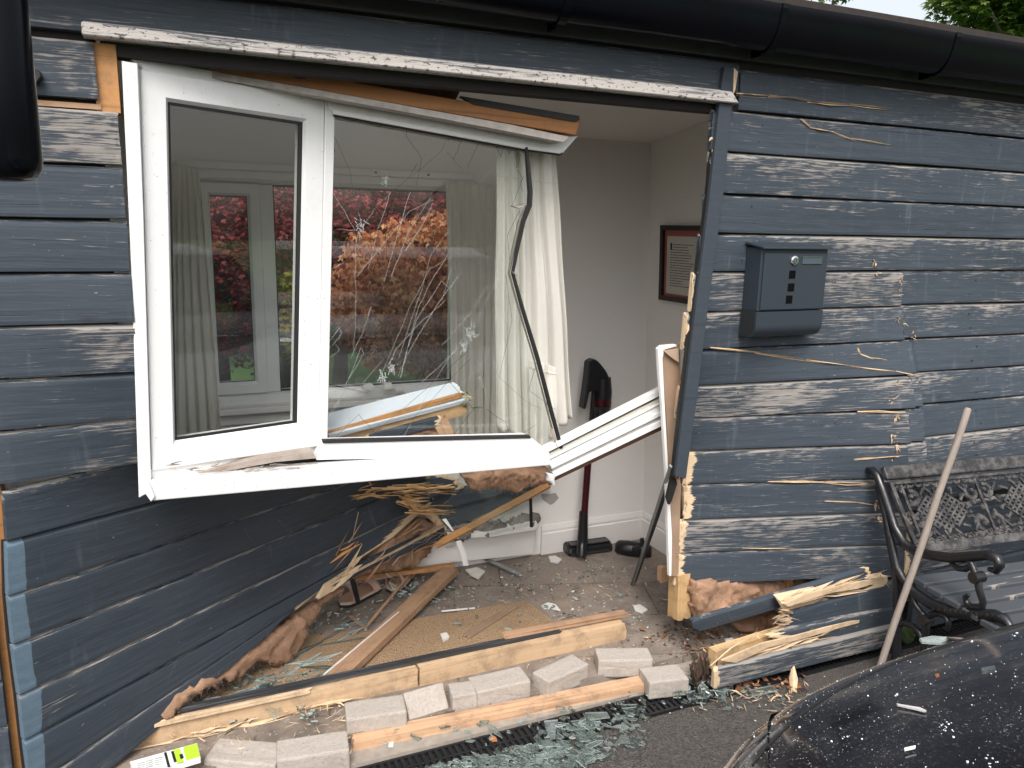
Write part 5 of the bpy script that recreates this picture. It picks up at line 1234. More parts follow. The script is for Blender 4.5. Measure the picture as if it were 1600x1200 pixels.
# ================================================================== BENCH
bench = thing('garden_bench', 'black cast iron garden bench with lattice back standing at the right against the house', 'bench', (2.35, -.4, 0))
XB = 2.33
def ox(px, py): return onX(px, py, XB)
TT = ox(1376, 742); BB = ox(1420, 860)
BX = (onZ(1600, 722, TT.z)-TT).normalized(); LB = 1.22
HB = (TT-BB).length
BN = ((TT-BB).cross(BX)).normalized()
if BN.y > 0: BN = -BN
def backp(a, h): return BB.lerp(TT, h)+BX*a
casts = [  # photo traces on the end plane: (points, radii)
 ([(1355, 733), (1362, 734), (1371, 744), (1379, 766), (1388, 793), (1398, 824), (1412, 848), (1430, 861), (1452, 867), (1487, 872), (1522, 869), (1544, 867), (1558, 873), (1562, 883), (1556, 892), (1545, 889)], [.008, .014, .016, .016, .016, .016, .017, .017, .017, .018, .018, .017, .017, .016, .013, .008]),
 ([(1372, 760), (1384, 805), (1391, 845), (1399, 885), (1402, 930), (1402, 975), (1401, 1010), (1402, 1048)], [.012, .014, .015, .016, .016, .016, .017, .022]),
 ([(1391, 838), (1401, 886), (1412, 906), (1427, 924), (1453, 943), (1487, 956), (1525, 960), (1553, 961), (1572, 969), (1582, 985)], [.013, .015, .016, .018, .019, .020, .020, .019, .017, .012]),
 ([(1514, 873), (1520, 886), (1527, 903), (1530, 922), (1536, 940), (1534, 950), (1518, 948), (1510, 942), (1508, 933), (1514, 929)], [.011, .012, .013, .012, .012, .013, .011, .010, .009, .007]),
 ([(1517, 884), (1509, 889), (1496, 888), (1486, 880)], [.010, .011, .010, .007]),
 ([(1425, 930), (1430, 945), (1440, 958), (1447, 966), (1447, 982), (1445, 1003), (1440, 1030), (1446, 1062)], [.010, .011, .012, .015, .013, .012, .013, .020]),
 ([(1449, 966), (1456, 960), (1468, 958), (1478, 964), (1482, 974), (1480, 983), (1474, 982)], [.010, .011, .012, .011, .010, .009, .006]),
 ([(1404, 976), (1414, 974), (1426, 978), (1436, 988), (1442, 999)], [.010, .010, .011, .012, .012]),
 ([(1425, 938), (1418, 935), (1413, 930), (1419, 925)], [.009, .009, .008, .006])]
for a_ in (0, LB):
    m = MB()
    for P_, r_ in casts: m.tube([ox(*p)+BX*a_ for p in P_], r_, 8, nrm=tuple(BX))
    for p in ((1447, 968), (1527, 902)): m.tube([ox(*p)+BX*(a_-.02), ox(*p)+BX*(a_+.02)], .019, 12)
    for i in range(13): t_ = i/12; q = ox(1465+100*t_, 950+12*t_)+BX*a_; m.tube([q-BX*.021, q+BX*.021], .006, 6)
    smooth_by_angle(m.build('end_casting', M_IRON, bench), 50)
g = NT('grey_painted_slat'); u_ = g.uv(); ff = g.step(g.math('ADD', g.noise(g.scaled(u_, (6, 60, 1)), 1, 5, .7), g.math('MULTIPLY', g.noise(g.scaled(u_, (4, 14, 1)), 1, 4, .6), .8)), 1.03, 1.06)
m_slat = g.P(Base_Color=g.mix(ff, (.066, .073, .083), (.30, .26, .23)), Roughness=.5)
SF = V((-BX.y, BX.x, 0)); SF = -SF if SF.y > 0 else SF
s0 = ox(1412, 902)
for i in range(5):
    a = s0+SF*(.02+.072*i)+V((0, 0, .012-.004*i)); q = [a+BX*.012, a+BX*(LB-.012), a+BX*(LB-.012)+SF*.060, a+BX*.012+SF*.060]
    m = MB(); m.prism(q, (0, 0, -1), .020); bevel(m.build('seat_slat', m_slat, bench), .003, 2)
def bar_back(a0, h0, a1, h1, wd, th, m, off=0.0):
    p0, p1 = backp(a0, h0)+BN*off, backp(a1, h1)+BN*off; d = (p1-p0).normalized(); s_ = d.cross(BN).normalized()*wd/2
    m.prism([p0-s_+BN*th, p1-s_+BN*th, p1+s_+BN*th, p0+s_+BN*th], -BN, th)
m = MB(); bar_back(.0, 1.0, LB, 1.0, .050, .022, m, .004); bevel(m.build('top_rail', M_IRONW, bench), .006, 2)
m = MB(); bar_back(.02, .0, LB-.02, .0, .030, .014, m); bar_back(.030, .07, .022, .88, .016, .012, m); bar_back(LB-.03, .07, LB-.022, .88, .016, .012, m); bar_back(.03, .868, LB-.03, .868, .010, .010, m); m.build('back_frame', M_IRONW, bench)
m = MB()
def arc(a, h, r, t0, t1, wd=.0085, n=12, grow=1.0):
    pts = []
    for i in range(n+1):
        t = t0+(t1-t0)*i/n; rr2 = r*(grow**(i/n)); pts.append(backp(a+rr2*math.cos(t), h+rr2*math.sin(t)/HB))
    m.tube(pts, [wd*(.7+.3*math.sin(math.pi*i/n)) for i in range(n+1)], 5, flat=.5, nrm=tuple(BN))
def bulb(a, h, r): p = backp(a, h); m.tube([p, p+BN*.006], [r, r*.7], 8)
def lat(c, hw, hh):
    st = .030
    for s_ in (1, -1):
        for i in range(-9, 10):
            pts = []
            for k in range(61):
                t_ = (k-30)*.006; a = c+i*st+t_; h = .45+s_*t_*.78/HB
                if (abs(a-c)/hw)**1.3+(abs(h-.45)*HB/hh)**1.3 < 1.0: pts.append((a, h))
            if len(pts) > 2: bar_back(*pts[0], *pts[-1], .0085, .006, m, .001*s_)
ctr = [.205, .61, 1.015]
for c_ in ctr:
    lat(c_, .115, .078)
    for k in range(14):
        t_ = 2*math.pi*k/14; a = c_+.108*math.cos(t_); h = .45+.072*math.sin(t_)/HB; a2 = c_+.135*math.cos(t_+.1); h2 = .45+.092*math.sin(t_+.1)/HB
        if .06 < h2 < .86: bar_back(a, h, a2, h2, .009, .007, m); bulb(a2, h2, .009)
for c_ in (.03+.035, .405, .815, LB-.065):
    for sg in (1, -1):
        if c_ < .1 and sg < 0 or c_ > 1.1 and sg > 0: continue
        for (h, tw) in ((.66, 1), (.24, -1)):
            arc(c_+sg*.036, h, .026, tw*math.pi*.6, tw*math.pi*.6-sg*tw*4.6, .0115, 18, .8); bulb(c_+sg*.030, h+.02*tw, .010)
            arc(c_+sg*.012, h-.10*tw, .030, -.3+math.pi*(sg < 0), 1.4+math.pi*(sg < 0)-.8, .008, 8)
            bar_back(c_+sg*.062, h, c_+sg*.088, h+.10*tw, .009, .007, m); bulb(c_+sg*.075, h-.16*tw, .009)
    bar_back(c_, .07, c_, .84, .010, .008, m); bulb(c_, .45, .015); bulb(c_, .80, .012); bulb(c_, .10, .012)
for k in range(33):
    a = .04+k*.0358; arc(a, .855, .014, math.pi, 2*math.pi, .006, 7); arc(a, .065, .014, 0, math.pi, .006, 7)
    bulb(a+.018, .80-.05*math.cos(k*1.57), .007); bulb(a+.018, .12+.05*math.cos(k*1.57), .007)
smooth_by_angle(m.build('lattice', M_IRONW, bench), 40)

# wooden pole
pb_ = onZ(1352, 1108, 0.0); pt_ = onY(1512, 640, -.40)
pole = MB(); N_ = 14; pole.tube([pb_.lerp(pt_, i/N_)+V((.002*math.sin(i*1.1), 0, .0)) for i in range(N_)]+[pt_, pt_+(pt_-pb_).normalized()*.006], [.0118]*N_+[.0118, .008], 14)
t = NT('worn_handle_wood'); f = t.noise(t.scaled(t.uv(), (18, 120, 1)), 1, 5, .7); t.bump(f, .3, .001); smooth_by_angle(pole.build('wooden_pole', t.P(Base_Color=t.mix(f, (.15, .12, .10), (.35, .30, .26)), Roughness=.75), None, label='long round grey-brown wooden pole leaning across the bench', cat='pole'))

# ================================================================== CAR
car = thing('black_car', 'glossy black car bonnet covered in white dust and glass crumbs, front facing the house', 'car', (1.65, -2.6, 0))
def m_carpaint():
    t = NT('dusty_black_paint'); g = t.geo(); t.set(t.b.inputs['Coat Weight'], .8); t.set(t.b.inputs['Coat Roughness'], .06)
    d = t.step(t.noise(g, 420, 2, .5), .60, .70); d2 = t.step(t.noise(g, 150, 3, .6), .60, .68); cl = t.step(t.noise(g, 6, 4, .6), .35, .7)
    f = t.math('MULTIPLY', t.math('MAXIMUM', t.math('MULTIPLY', d, .45), t.math('MULTIPLY', d2, .6)), t.math('ADD', .12, t.math('MULTIPLY', cl, .5)))
    film = t.math('MULTIPLY', t.step(t.noise(g, 3, 5, .6), .4, .8), .025)
    c = t.mix(f, (.006, .006, .009), (.42, .42, .44)); c = t.mix(film, c, (.3, .3, .33))
    return t.P(Base_Color=c, Roughness=t.math('ADD', .12, t.math('MULTIPLY', f, .5)))
M_CAR = m_carpaint()
# plan: front bumper edge near y=-1.10, sides x .73 .. 2.5 ; bonnet top rises from .74 to .93
CXm, HWc = 1.55, .90
def topz(u, f):   # u -1..1 across, f metres behind the nose
    base = .765+.175*(1-math.exp(-f*1.6))+.02*sst(0, .3, f)
    edge = abs(u)**6*.05+abs(u)**2*.02
    nose = .10*max(0, 1-f/.14)**2.2
    return base-edge-nose
def plan(u, f): # widen behind nose
    wv = HWc*(1-.07*max(0, 1-f/.35)**2)
    return CXm+u*wv, -1.075-f-.17*abs(u)**3.6*max(0, 1-f/.9)
vs = []; fs = []; NU_, NF_ = 60, 60
for j in range(NF_+1):
    f = 1.25*(j/NF_)**1.5
    for i in range(NU_+1):
        u = -1+2*i/NU_; x, y = plan(u, f); vs.append(V((x, y, topz(u, f))))
for j in range(NF_):
    for i in range(NU_): a = j*(NU_+1)+i; fs.append((a, a+NU_+1, a+NU_+2, a+1))
def skirtdown(idx_list, depth_pts):
    prev = idx_list
    for (dz, push) in depth_pts:
        new = []
        for q in idx_list:
            p = vs[q]; c0 = V((CXm, -1.7, 0)); d = V((p.x-c0.x, p.y-c0.y, 0)).normalized(); new.append(len(vs)); vs.append(V((p.x, p.y, max(.2, p.z-dz)))+d*push)
        for k in range(len(prev)-1): fs.append((prev[k], prev[k+1], new[k+1], new[k]))
        prev = new
border = [j*(NU_+1) for j in range(NF_, -1, -1)]+list(range(1, NU_+1))+[j*(NU_+1)+NU_ for j in range(1, NF_+1)]
skirtdown(border, [(.02, .006), (.05, .018), (.12, .032), (.22, .042), (.34, .04), (.42, .02), (.50, -.01)])
body = mk('front_body', vs, fs, M_CAR, car, [(v.x, v.y) for v in vs], smooth=True); fixn(body)
# rear body and cabin
m = MB(); bx0, bx1 = CXm-HWc-.02, CXm+HWc+.02
prof_s = [(-2.335, .25), (-2.335, .93), (-2.62, 1.02), (-3.15, 1.38), (-3.5, 1.44), (-4.2, 1.42), (-4.75, 1.30), (-5.2, .98), (-5.3, .6), (-5.25, .25)]
def sec(x, ins, zs): return [V((x+(ins*max(0, z-.95)/.45*.2 if z > .95 else 0), y, z)) for y, z in zs]
k = len(prof_s); L1 = sec(bx0, 1, prof_s); L2 = sec(bx1, -1, prof_s)
m.add(L1+L2, [tuple(range(k)), tuple(range(2*k-1, k-1, -1))]+[((i+1) % k, i, k+i, k+(i+1) % k) for i in range(k)], None); o = m.build('cabin_body', M_CAR, car); bevel(o, .05, 4); smooth_by_angle(o, 45)
M_TINT = plain('dark_window', (.012, .016, .016), .05)
m = MB(); a, b = .14, .14
m.prism([V((bx0+a, -2.655, 1.045)), V((bx1-a, -2.655, 1.045)), V((bx1-.2, -3.10, 1.355)), V((bx0+.2, -3.10, 1.355))], (0, -.55, -.8), .01)
m.v = [v+V((0, .012, .016)) for v in m.v]; m.build('windscreen', M_TINT, car)
for sx, xx, ins in ((-1, bx0, 1), (1, bx1, -1)):
    m = MB(); q = [(-2.95, 1.02), (-3.35, 1.36), (-4.1, 1.37), (-4.75, 1.2), (-4.9, 1.02)]; m.prism([V((xx+ins*max(0, z-.95)/.45*.2+sx*.004, y, z)) for y, z in q], (-sx, 0, 0), .008); m.build('side_window', M_TINT, car)
M_TYRE = plain('tyre_rubber', (.02, .02, .02), .85)
for sx in (-1, 1):
    for y in (-1.85, -4.55):
        xx = CXm+sx*(HWc-.10); m = MB(); m.tube([(xx-.11, y, .32), (xx-.09, y, .32), (xx+.09, y, .32), (xx+.11, y, .32)], [.29, .32, .32, .29], 32); wh = m.build('wheel', M_TYRE, car); smooth_by_angle(wh)
        m = MB(); m.tube([(xx+sx*.10, y, .32), (xx+sx*.118, y, .32)], [.20, .19], 24); m.build('rim', M_CHR, wh)
# headlights (dark glazed corners), bonnet shut line, bumper line
M_LAMP = plain('headlight_lens', (.03, .033, .032), .06, Specular_IOR_Level=.8)
for sx in (-1, 1):
    m = MB(); q = []; rows = []
    for j in range(9):
        t_ = j/8; row = []
        for i in range(9):
            s_ = i/8; u = sx*(.60+.385*s_); f = .02+.34*(s_**1.5)*1.0-.0; x, y = plan(u, f*(1) ); x2, y2 = plan(u, max(0, f-.10)); z = topz(u, f)
            c0 = V((CXm, -1.7, 0)); d = V((x-c0.x, y-c0.y, 0)).normalized(); zz = z+.004-.10*t_*(.55+.45*s_)
            row.append(V((x, y, zz))+d*(.004+.014*t_))
        rows.append(row)
    vv = [p for r in rows for p in r]; m.add(vv, [(j*9+i, j*9+i+1, j*9+i+10, j*9+i+9) for j in range(8) for i in range(8)]); o = m.build('headlight', M_LAMP, car, smooth=True)
    
m = MB(); m.tube([V((*plan(u, .10+.06*abs(u)), topz(u, .10+.06*abs(u))+.0005)) for u in [-.86+1.72*i/40 for i in range(41)]], .0022, 5); m.build('shut_line', M_GASKET, body)

def bonnet(px, py):  # where a photo ray meets the bonnet surface
    z = .85
    for _ in range(12):
        p = onZ(px, py, z); f = -1.085-p.y; u = (p.x-CXm)/HWc
        z = topz(max(-1, min(1, u)), max(0, f))
    return onZ(px, py, z)
# crumbs of glass and dust on the bonnet
m = MB(); R = random.Random(11)
def chip(m, p, s, R, mi=0, flat=.45):
    n = R.randint(4, 6); a0 = R.random()*6; up = V((R.gauss(0, .25), R.gauss(0, .25), 1)).normalized(); e1 = up.cross(V((math.cos(a0), math.sin(a0), 0))).normalized(); e2 = up.cross(e1); h = s*flat
    ring_ = [(e1*math.cos(2*math.pi*k/n)+e2*math.sin(2*math.pi*k/n))*s*R.uniform(.35, 1) for k in range(n)]
    vs = [p+r for r in ring_]+[p+r*R.uniform(.5, .95)+up*h*R.uniform(.6, 1) for r in ring_]
    m.add(vs, [tuple(range(n))[::-1], tuple(range(n, 2*n))]+[(k, (k+1) % n, n+(k+1) % n, n+k) for k in range(n)], None, mi)
for _ in range(2300):
    u = R.uniform(-.96, .1); f = R.uniform(.01, .75)**1.0; x, y = plan(u, f); cl = noise.noise(V((x*3, y*3, 0)))
    if R.random() > .55+cl: continue
    s = R.uniform(.0004, .0012) if R.random() < .95 else R.uniform(.0014, .003); chip(m, V((x, y, topz(u, f)+.0003)), s, R)
for (px, py, n_, sp_) in ((1480, 1138, 14, 9), (1398, 1085, 4, 4), (1420, 1072, 2, 3), (1320, 1152, 4, 4), (1540, 1185, 8, 14), (1508, 1190, 3, 3)):
    for _ in range(n_): chip(m, bonnet(px+R.gauss(0, sp_), py+R.gauss(0, sp_*.6)), R.uniform(.0008, .0028), R)
m.build('dust_crumbs', plain('white_crumb', (.72, .76, .80), .4), None, label='white crumbs of glass and plaster dust scattered on the black bonnet', cat='glass crumbs', kind='stuff')
M_ICE = m_glass('clear_lump', (.85, .9, .9), .45, 2.0)
def lump(name, pts, th, mat, label, cat, grp=None):
    P = [bonnet(*p)+V((0, 0, .002)) for p in pts]; m = MB(); m.prism([p+V((0, 0, th)) for p in P], (0, 0, -1), th); return m.build(name, mat, None, label=label, cat=cat, group=grp)
lump('glass_piece', [(1436, 1002), (1456, 998), (1482, 1000), (1485, 1004), (1470, 1009), (1440, 1007)], .006, M_ICE, 'oval clear glass piece on the far edge of the black bonnet', 'glass piece')
lump('glass_piece', [(1532, 1049), (1553, 1046), (1555, 1052), (1534, 1055)], .006, M_ICE, 'oblong clear glass piece at the right of the black bonnet', 'glass piece')
lump('white_sliver', [(1400, 1103), (1416, 1106), (1436, 1109), (1447, 1114), (1444, 1115), (1424, 1110), (1402, 1105)], .003, plain('dull_white', (.5, .48, .47), .6), 'curved dull white sliver in the middle of the black bonnet', 'sliver')
lump('white_sliver', [(1412, 1173), (1430, 1169), (1430, 1172), (1413, 1176)], .003, M_SKIRT, 'short bright white sliver low on the black bonnet', 'sliver')
lump('pale_stick', [(1478, 998), (1500, 999), (1546, 1008), (1544, 1010), (1500, 1002)], .003, W_GREYED, 'thin pale stick on the far edge of the black bonnet', 'stick')
lump('dry_leaf', [(1460, 1056), (1466, 1055), (1468, 1059), (1462, 1061)], .002, plain('leaf_brown', (.22, .09, .04), .8), 'tiny brown leaf on the black bonnet', 'leaf')

# ================================================================== SMALL DEBRIS
R = random.Random(21)
def scatter(m, n, area, z, size, R, mi=0, flat=.45, dens=None):
    """irregular chips inside a photo-traced ground polygon (bounding quad in world)"""
    P = [onZ(x, y, z) for x, y in area]; x0 = min(p.x for p in P); x1 = max(p.x for p in P); y0 = min(p.y for p in P); y1 = max(p.y for p in P)
    def ins(x, y):
        r = False; j = len(P)-1
        for i in range(len(P)):
            if (P[i].y > y) != (P[j].y > y) and x < (P[j].x-P[i].x)*(y-P[i].y)/(P[j].y-P[i].y)+P[i].x: r = not r
            j = i
        return r
    k = 0; tries = 0
    while k < n and tries < n*30:
        tries += 1; x = R.uniform(x0, x1); y = R.uniform(y0, y1)
        if ins(x, y) and noise.noise(V((x*5, y*5, z*9+mi))) > R.uniform(-.6, .5):
            s = size[0]+(size[1]-size[0])*R.random()**3; chip(m, V((x, y, z)), s, R, mi, flat); k += 1
FLOORP = [(470, 975), (560, 890), (840, 868), (1000, 850), (1046, 905), (1075, 985), (1190, 990), (1110, 1035), (960, 1005), (640, 1060), (470, 1090), (260, 1120)]
m = MB(); scatter(m, 620, FLOORP, FZ+.001, (.001, .006), R); scatter(m, 60, FLOORP, FZ+.001, (.006, .014), R, 0, .3); scatter(m, 120, [(560, 1150), (1090, 1060), (1300, 1030), (1300, 1100), (900, 1200), (560, 1200)], .003, (.001, .006), R)
m.build('plaster_crumbs', plain('plaster_chip', (.66, .62, .58), .85, nz=.15, sc=90), None, label='white and grey crumbs of plaster strewn over the tiles and mats', cat='plaster crumbs', kind='stuff')
m = MB(); scatter(m, 420, FLOORP, FZ+.001, (.002, .009), R, 0, .4); scatter(m, 420, [(990, 1010), (1060, 965), (1200, 985), (1110, 1040), (1090, 1060), (1010, 1035)], FZ+.001, (.002, .011), R, 0, .5)
m.build('dark_grit', plain('dark_grit', (.09, .06, .04), .9, nz=.5, sc=120), None, label='dark brown grit and soil scattered on the tiles', cat='grit', kind='stuff')
m = MB()
for _ in range(330):
    t = R.random(); 
    if t < .5: p = onZ(R.uniform(560, 1180), R.uniform(885, 1040), FZ+.004)
    elif t < .75: p = onZ(R.gauss(1170, 40), R.gauss(1085, 14), .008)
    else: p = onZ(R.uniform(260, 560), R.uniform(1100, 1180), .07)
    if p.y > 1.0: continue
    a = R.random()*6.28; l = R.uniform(.008, .05); splinter(m, p, p+V((math.cos(a)*l, math.sin(a)*l, R.uniform(0, .01))), R.uniform(.002, .006), .002, 0, .12)
m.build('wood_splinters', W_PALE, None, label='small pale wood splinters scattered over the floor and drain', cat='splinters', kind='stuff')
m = MB()
for _ in range(130):
    p = onZ(R.gauss(1120, 45), R.gauss(1010, 18), FZ+.006) if R.random() < .6 else onZ(R.uniform(1130, 1260), R.uniform(1055, 1080), .012)
    a = R.random()*6.28; s = R.uniform(.006, .02); e1 = V((math.cos(a), math.sin(a), R.uniform(-.3, .4)))*s; e2 = V((-math.sin(a), math.cos(a), R.uniform(-.2, .5)))*s*.5
    m.add([p-e1, p-e2, p+e1, p+e2+V((0, 0, s*.3)), p-e1+V((0, 0, .0008)), p-e2+V((0, 0, .0008)), p+e1+V((0, 0, .0008)), p+e2+V((0, 0, s*.3+.0008))], [(0, 1, 2), (0, 2, 3), (6, 5, 4), (7, 6, 4)])
m.build('dry_leaves', plain('dry_leaf', (.23, .10, .045), .8, nz=.5, sc=60), None, label='small curled brown leaves and bark bits by the threshold and drain', cat='leaves', kind='stuff', fix=False)

# broken glass
def shard(m, p, s, R, th=.004, tilt=.25, long_=1.0, mi=0):
    n = R.choice([3, 4, 4, 5]); up = V((R.gauss(0, tilt), R.gauss(0, tilt), 1)).normalized(); a = R.random()*6.28
    e1 = up.cross(V((math.cos(a), math.sin(a), 0))).normalized(); e2 = up.cross(e1)
    rr = [(e1*math.cos(2*math.pi*k/n+R.uniform(-.4, .4))*long_+e2*math.sin(2*math.pi*k/n+R.uniform(-.4, .4)))*s*R.uniform(.5, 1) for k in range(n)]
    lo = min(r.z for r in rr); q = p+V((0, 0, -lo+.0005)); vs = [q+r for r in rr]+[q+r+up*th for r in rr]
    b = len(m.v); m.add(vs, [tuple(range(n))[::-1], tuple(range(n, 2*n))], None, mi); m.add([], [], [], 0)
    m.f += [[b+k, b+(k+1) % n, b+n+(k+1) % n, b+n+k] for k in range(n)]; m.mi += [1]*n
def pile(m, n, c_fn, R, smin, smax, z, tilt=.25, th=.004, lift=.02):
    for _ in range(n):
        px, py = c_fn(); p = onZ(px, py, z); shard(m, p+V((0, 0, R.random()**2*lift)), smin+(smax-smin)*R.random()**2.2, R, th, tilt, R.choice([1, 1, 1.6, 2.6]))
m = MB()
def zone_main():
    while True:
        x = R.uniform(560, 1010); y = R.uniform(1095, 1225)
        lim = 1206-(x-560)*.235
        if y > lim+(22 if x < 850 else 6) and y < lim+110-(x-560)*.10 and (x < 930 or R.random() < .35) and noise.noise(V((x*.012, y*.02, 3))) > R.uniform(-.7, .5): return x, y
pile(m, 1250, zone_main, R, .004, .017, .010, .14, .0018, .010)
pile(m, 70, zone_main, R, .014, .032, .012, .12, .0030, .010)
m.build('broken_glass', [M_SHARD, M_SHARDE], None, label='heap of greenish broken window glass on the tarmac and drain', cat='broken glass', kind='stuff')
m = MB()
pile(m, 60, lambda: (R.gauss(1110, 28), R.gauss(1082, 10)), R, .010, .026, .012, .5)
pile(m, 70, lambda: (R.uniform(940, 1330), 1010+R.uniform(75, 100)-(0)), R, .004, .014, .012, .2)
pile(m, 130, lambda: (R.uniform(560, 900), 1160-(0.20*R.uniform(0, 340))+R.uniform(-14, 12)), R, .005, .02, .024, .2)
m.build('broken_glass', [M_SHARD, M_SHARDE], None, label='loose bits of broken glass along the drain and below the blocks', cat='broken glass', kind='stuff')
m = MB()   # slivers over the left mat and beside the sandals
for _ in range(45):
    x = R.uniform(280, 560); y = 1130-(x-280)*.48+R.uniform(-38, 46)
    if y < 1130-(x-280)*.62: continue
    p = onZ(x, y, FZ+.014); a = R.gauss(.35, .35); l = R.uniform(.04, .22); wd = R.uniform(.003, .014); d = V((math.cos(a), math.sin(a), R.gauss(0, .05))); s = V((-d.y, d.x, R.gauss(0, .3)))*wd
    vs = [p-d*l/2, p+s, p+d*l/2, p-s*.4]; b = len(m.v); m.add(vs+[v+V((0, 0, .004)) for v in vs], [(3, 2, 1, 0), (4, 5, 6, 7)], None, 0); m.f += [[b+k, b+(k+1) % 4, b+4+(k+1) % 4, b+4+k] for k in range(4)]; m.mi += [1]*4
pile(m, 110, lambda: (R.gauss(655, 30), R.gauss(930, 12)), R, .005, .022, FZ+.004, .4, lift=.03)
pile(m, 70, lambda: (R.gauss(500, 40), R.gauss(975, 10)), R, .004, .014, FZ+.004, .4, lift=.02)
pile(m, 160, lambda: (R.uniform(700, 1000), R.uniform(880, 990)), R, .003, .014, FZ+.004, .1)
pile(m, 120, lambda: (R.uniform(280, 500), R.uniform(1050, 1130)), R, .005, .022, FZ+.014, .2)
m.build('broken_glass', [M_SHARD, M_SHARDE], None, label='long glass slivers and bits strewn on the left mat and round the sandals', cat='broken glass', kind='stuff')
def gpiece(pts, z, label, th=.005, dz=None):
    P = [onZ(x, y, z+th+(dz[i] if dz else 0)) for i, (x, y) in enumerate(pts)]; m = MB(); n = len(P); b = 0
    m.add(P+[p-V((0, 0, th)) for p in P], [tuple(range(n)), tuple(range(2*n-1, n-1, -1))], None, 0); m.f += [[(k+1) % n, k, n+k, n+(k+1) % n] for k in range(n)]; m.mi += [1]*n
    return m.build('glass_shard', [M_SHARD, M_SHARDE], None, label=label, cat='glass shard', group='large glass shards on the drain')
gpiece([(892, 1126), (914, 1124), (912, 1140), (890, 1138)], .014, 'squarish clear shard lying on the drain, left of the middle')
gpiece([(914, 1113), (948, 1112), (953, 1120), (922, 1124)], .016, 'long green-edged shard across the upper edge of the drain', dz=[.01, .0, .0, .01])
gpiece([(969, 1100), (996, 1100), (994, 1104), (972, 1106)], .014, 'thin double-edged shard near the middle of the drain')
gpiece([(1091, 1090), (1105, 1090), (1102, 1098), (1088, 1097)], .014, 'small rectangular shard standing among the cluster by the last block', dz=[.02, .02, 0, 0])
gpiece([(1072, 1082), (1086, 1078), (1088, 1090), (1076, 1092)], .014, 'four-sided shard in the cluster right beneath the last block', dz=[.02, .02, 0, 0])
gpiece([(1170, 1078), (1205, 1070), (1216, 1078), (1180, 1086)], .012, 'broad thin shard on the tarmac below the burst board corner')
gpiece([(850, 1126), (872, 1124), (868, 1150), (858, 1156)], .02, 'upright curled shard leaning at the left part of the drain', dz=[.03, .03, 0, 0])
def flatbit(name, pts, z, th, mat, label, cat, grp=None):
    m = MB(); m.prism([onZ(x, y, z+th) for x, y in pts], (0, 0, -1), th); return m.build(name, mat, None, label=label, cat=cat, group=grp)
M_CHIPW = plain('plaster_flake', (.66, .64, .61), .85, nz=.12, sc=60)
flatbit('plaster_flake', [(857, 869), (868, 868), (878, 874), (872, 879), (860, 877)], FZ+.002, .006, M_CHIPW, 'white plaster flake on the tiles in front of the vacuum head', 'plaster')
flatbit('plaster_flake', [(846, 946), (856, 941), (868, 944), (876, 953), (862, 950), (850, 950)], FZ+.002, .006, M_CHIPW, 'bright pointed white flake on the tiles right of the big mat', 'plaster')
flatbit('plaster_flake', [(727, 890), (745, 886), (758, 892), (748, 903), (736, 898)], FZ+.012, .008, M_CHIPW, 'pale angular flake next to the top end of the diagonal plank', 'plaster')
flatbit('plaster_flake', [(989, 946), (1000, 944), (1012, 952), (1004, 957), (992, 953)], FZ+.002, .006, M_CHIPW, 'roundish white flake on the tiles near the right end of the timber', 'plaster')
flatbit('plaster_flake', [(1132, 998), (1144, 996), (1150, 1001), (1142, 1005), (1134, 1003)], FZ+.002, .006, M_CHIPW, 'oval pale flake on the tiles left of the burst board corner', 'plaster')
flatbit('plaster_flake', [(316, 1092), (340, 1088), (357, 1090), (336, 1112), (322, 1102)], FZ+.014, .008, M_CHIPW, 'grey triangular flake on the left mat among glass slivers', 'plaster')
flatbit('plaster_flake', [(376, 1092), (402, 1084), (406, 1092), (380, 1102)], FZ+.014, .012, M_CHIPW, 'small white block of plaster right of the triangular flake', 'plaster')
flatbit('plaster_flake', [(688, 990), (698, 988), (702, 994), (692, 1000)], FZ+.014, .010, M_CHIPW, 'small grey-white stone-like chip on the middle of the big mat', 'plaster')
flatbit('paper_scrap', [(609, 1152), (616, 1151), (614, 1167), (607, 1167)], .024, .0015, M_CHIPW, 'small white paper scrap below the second block', 'paper')
flatbit('paper_scrap', [(820, 1106), (840, 1106), (838, 1113), (818, 1114)], .024, .0015, M_CHIPW, 'white scrap lying in front of the long level block', 'paper')
m = MB(); chip(m, onZ(772, 1156, .012), .016, R, 0, .8); m.build('rust_lump', plain('rust_orange', (.42, .16, .05), .9, nz=.4, sc=90), None, label='small orange-brown lump sitting on the drain grating', cat='lump')
m = MB(); splinter(m, onZ(552, 1186, .03), onZ(852, 1174, .03), .0, .0) if False else None
# packet at the bottom left
pk = thing('cardboard_packet', 'white, black and lime green printed packet lying at the bottom left corner', 'packet', onZ(260, 1180, .09))
def pkq(pts, z, mat, name, th=.004): 
    m = MB(); m.prism([onZ(x, y, z) for x, y in pts], (0, 0, -1), th); return m.build(name, mat, pk)
zpk = .115
pkq([(203, 1190), (308, 1161), (313, 1182), (212, 1212)], zpk, plain('packet_white', (.72, .72, .71), .5), 'packet_body', .02)
M_LIME = plain('lime', (.42, .62, .04), .5); M_PINK = plain('print_black', (.015, .018, .015), .5)
pkq([(286, 1167.5), (308, 1161.5), (312.5, 1181.5), (291, 1188)], zpk+.0010, M_LIME, 'green_panel', .0008)
pkq([(271, 1171.5), (281, 1169), (287, 1190), (277, 1193)], zpk+.0010, M_LIME, 'green_panel', .0008)
pkq([(256, 1176), (260, 1175), (266, 1197), (262, 1198.5)], zpk+.0010, M_PINK, 'black_bar', .0008)
pkq([(267, 1174), (271, 1173), (276, 1190), (272, 1191)], zpk+.0016, M_PINK, 'black_bar', .0008)
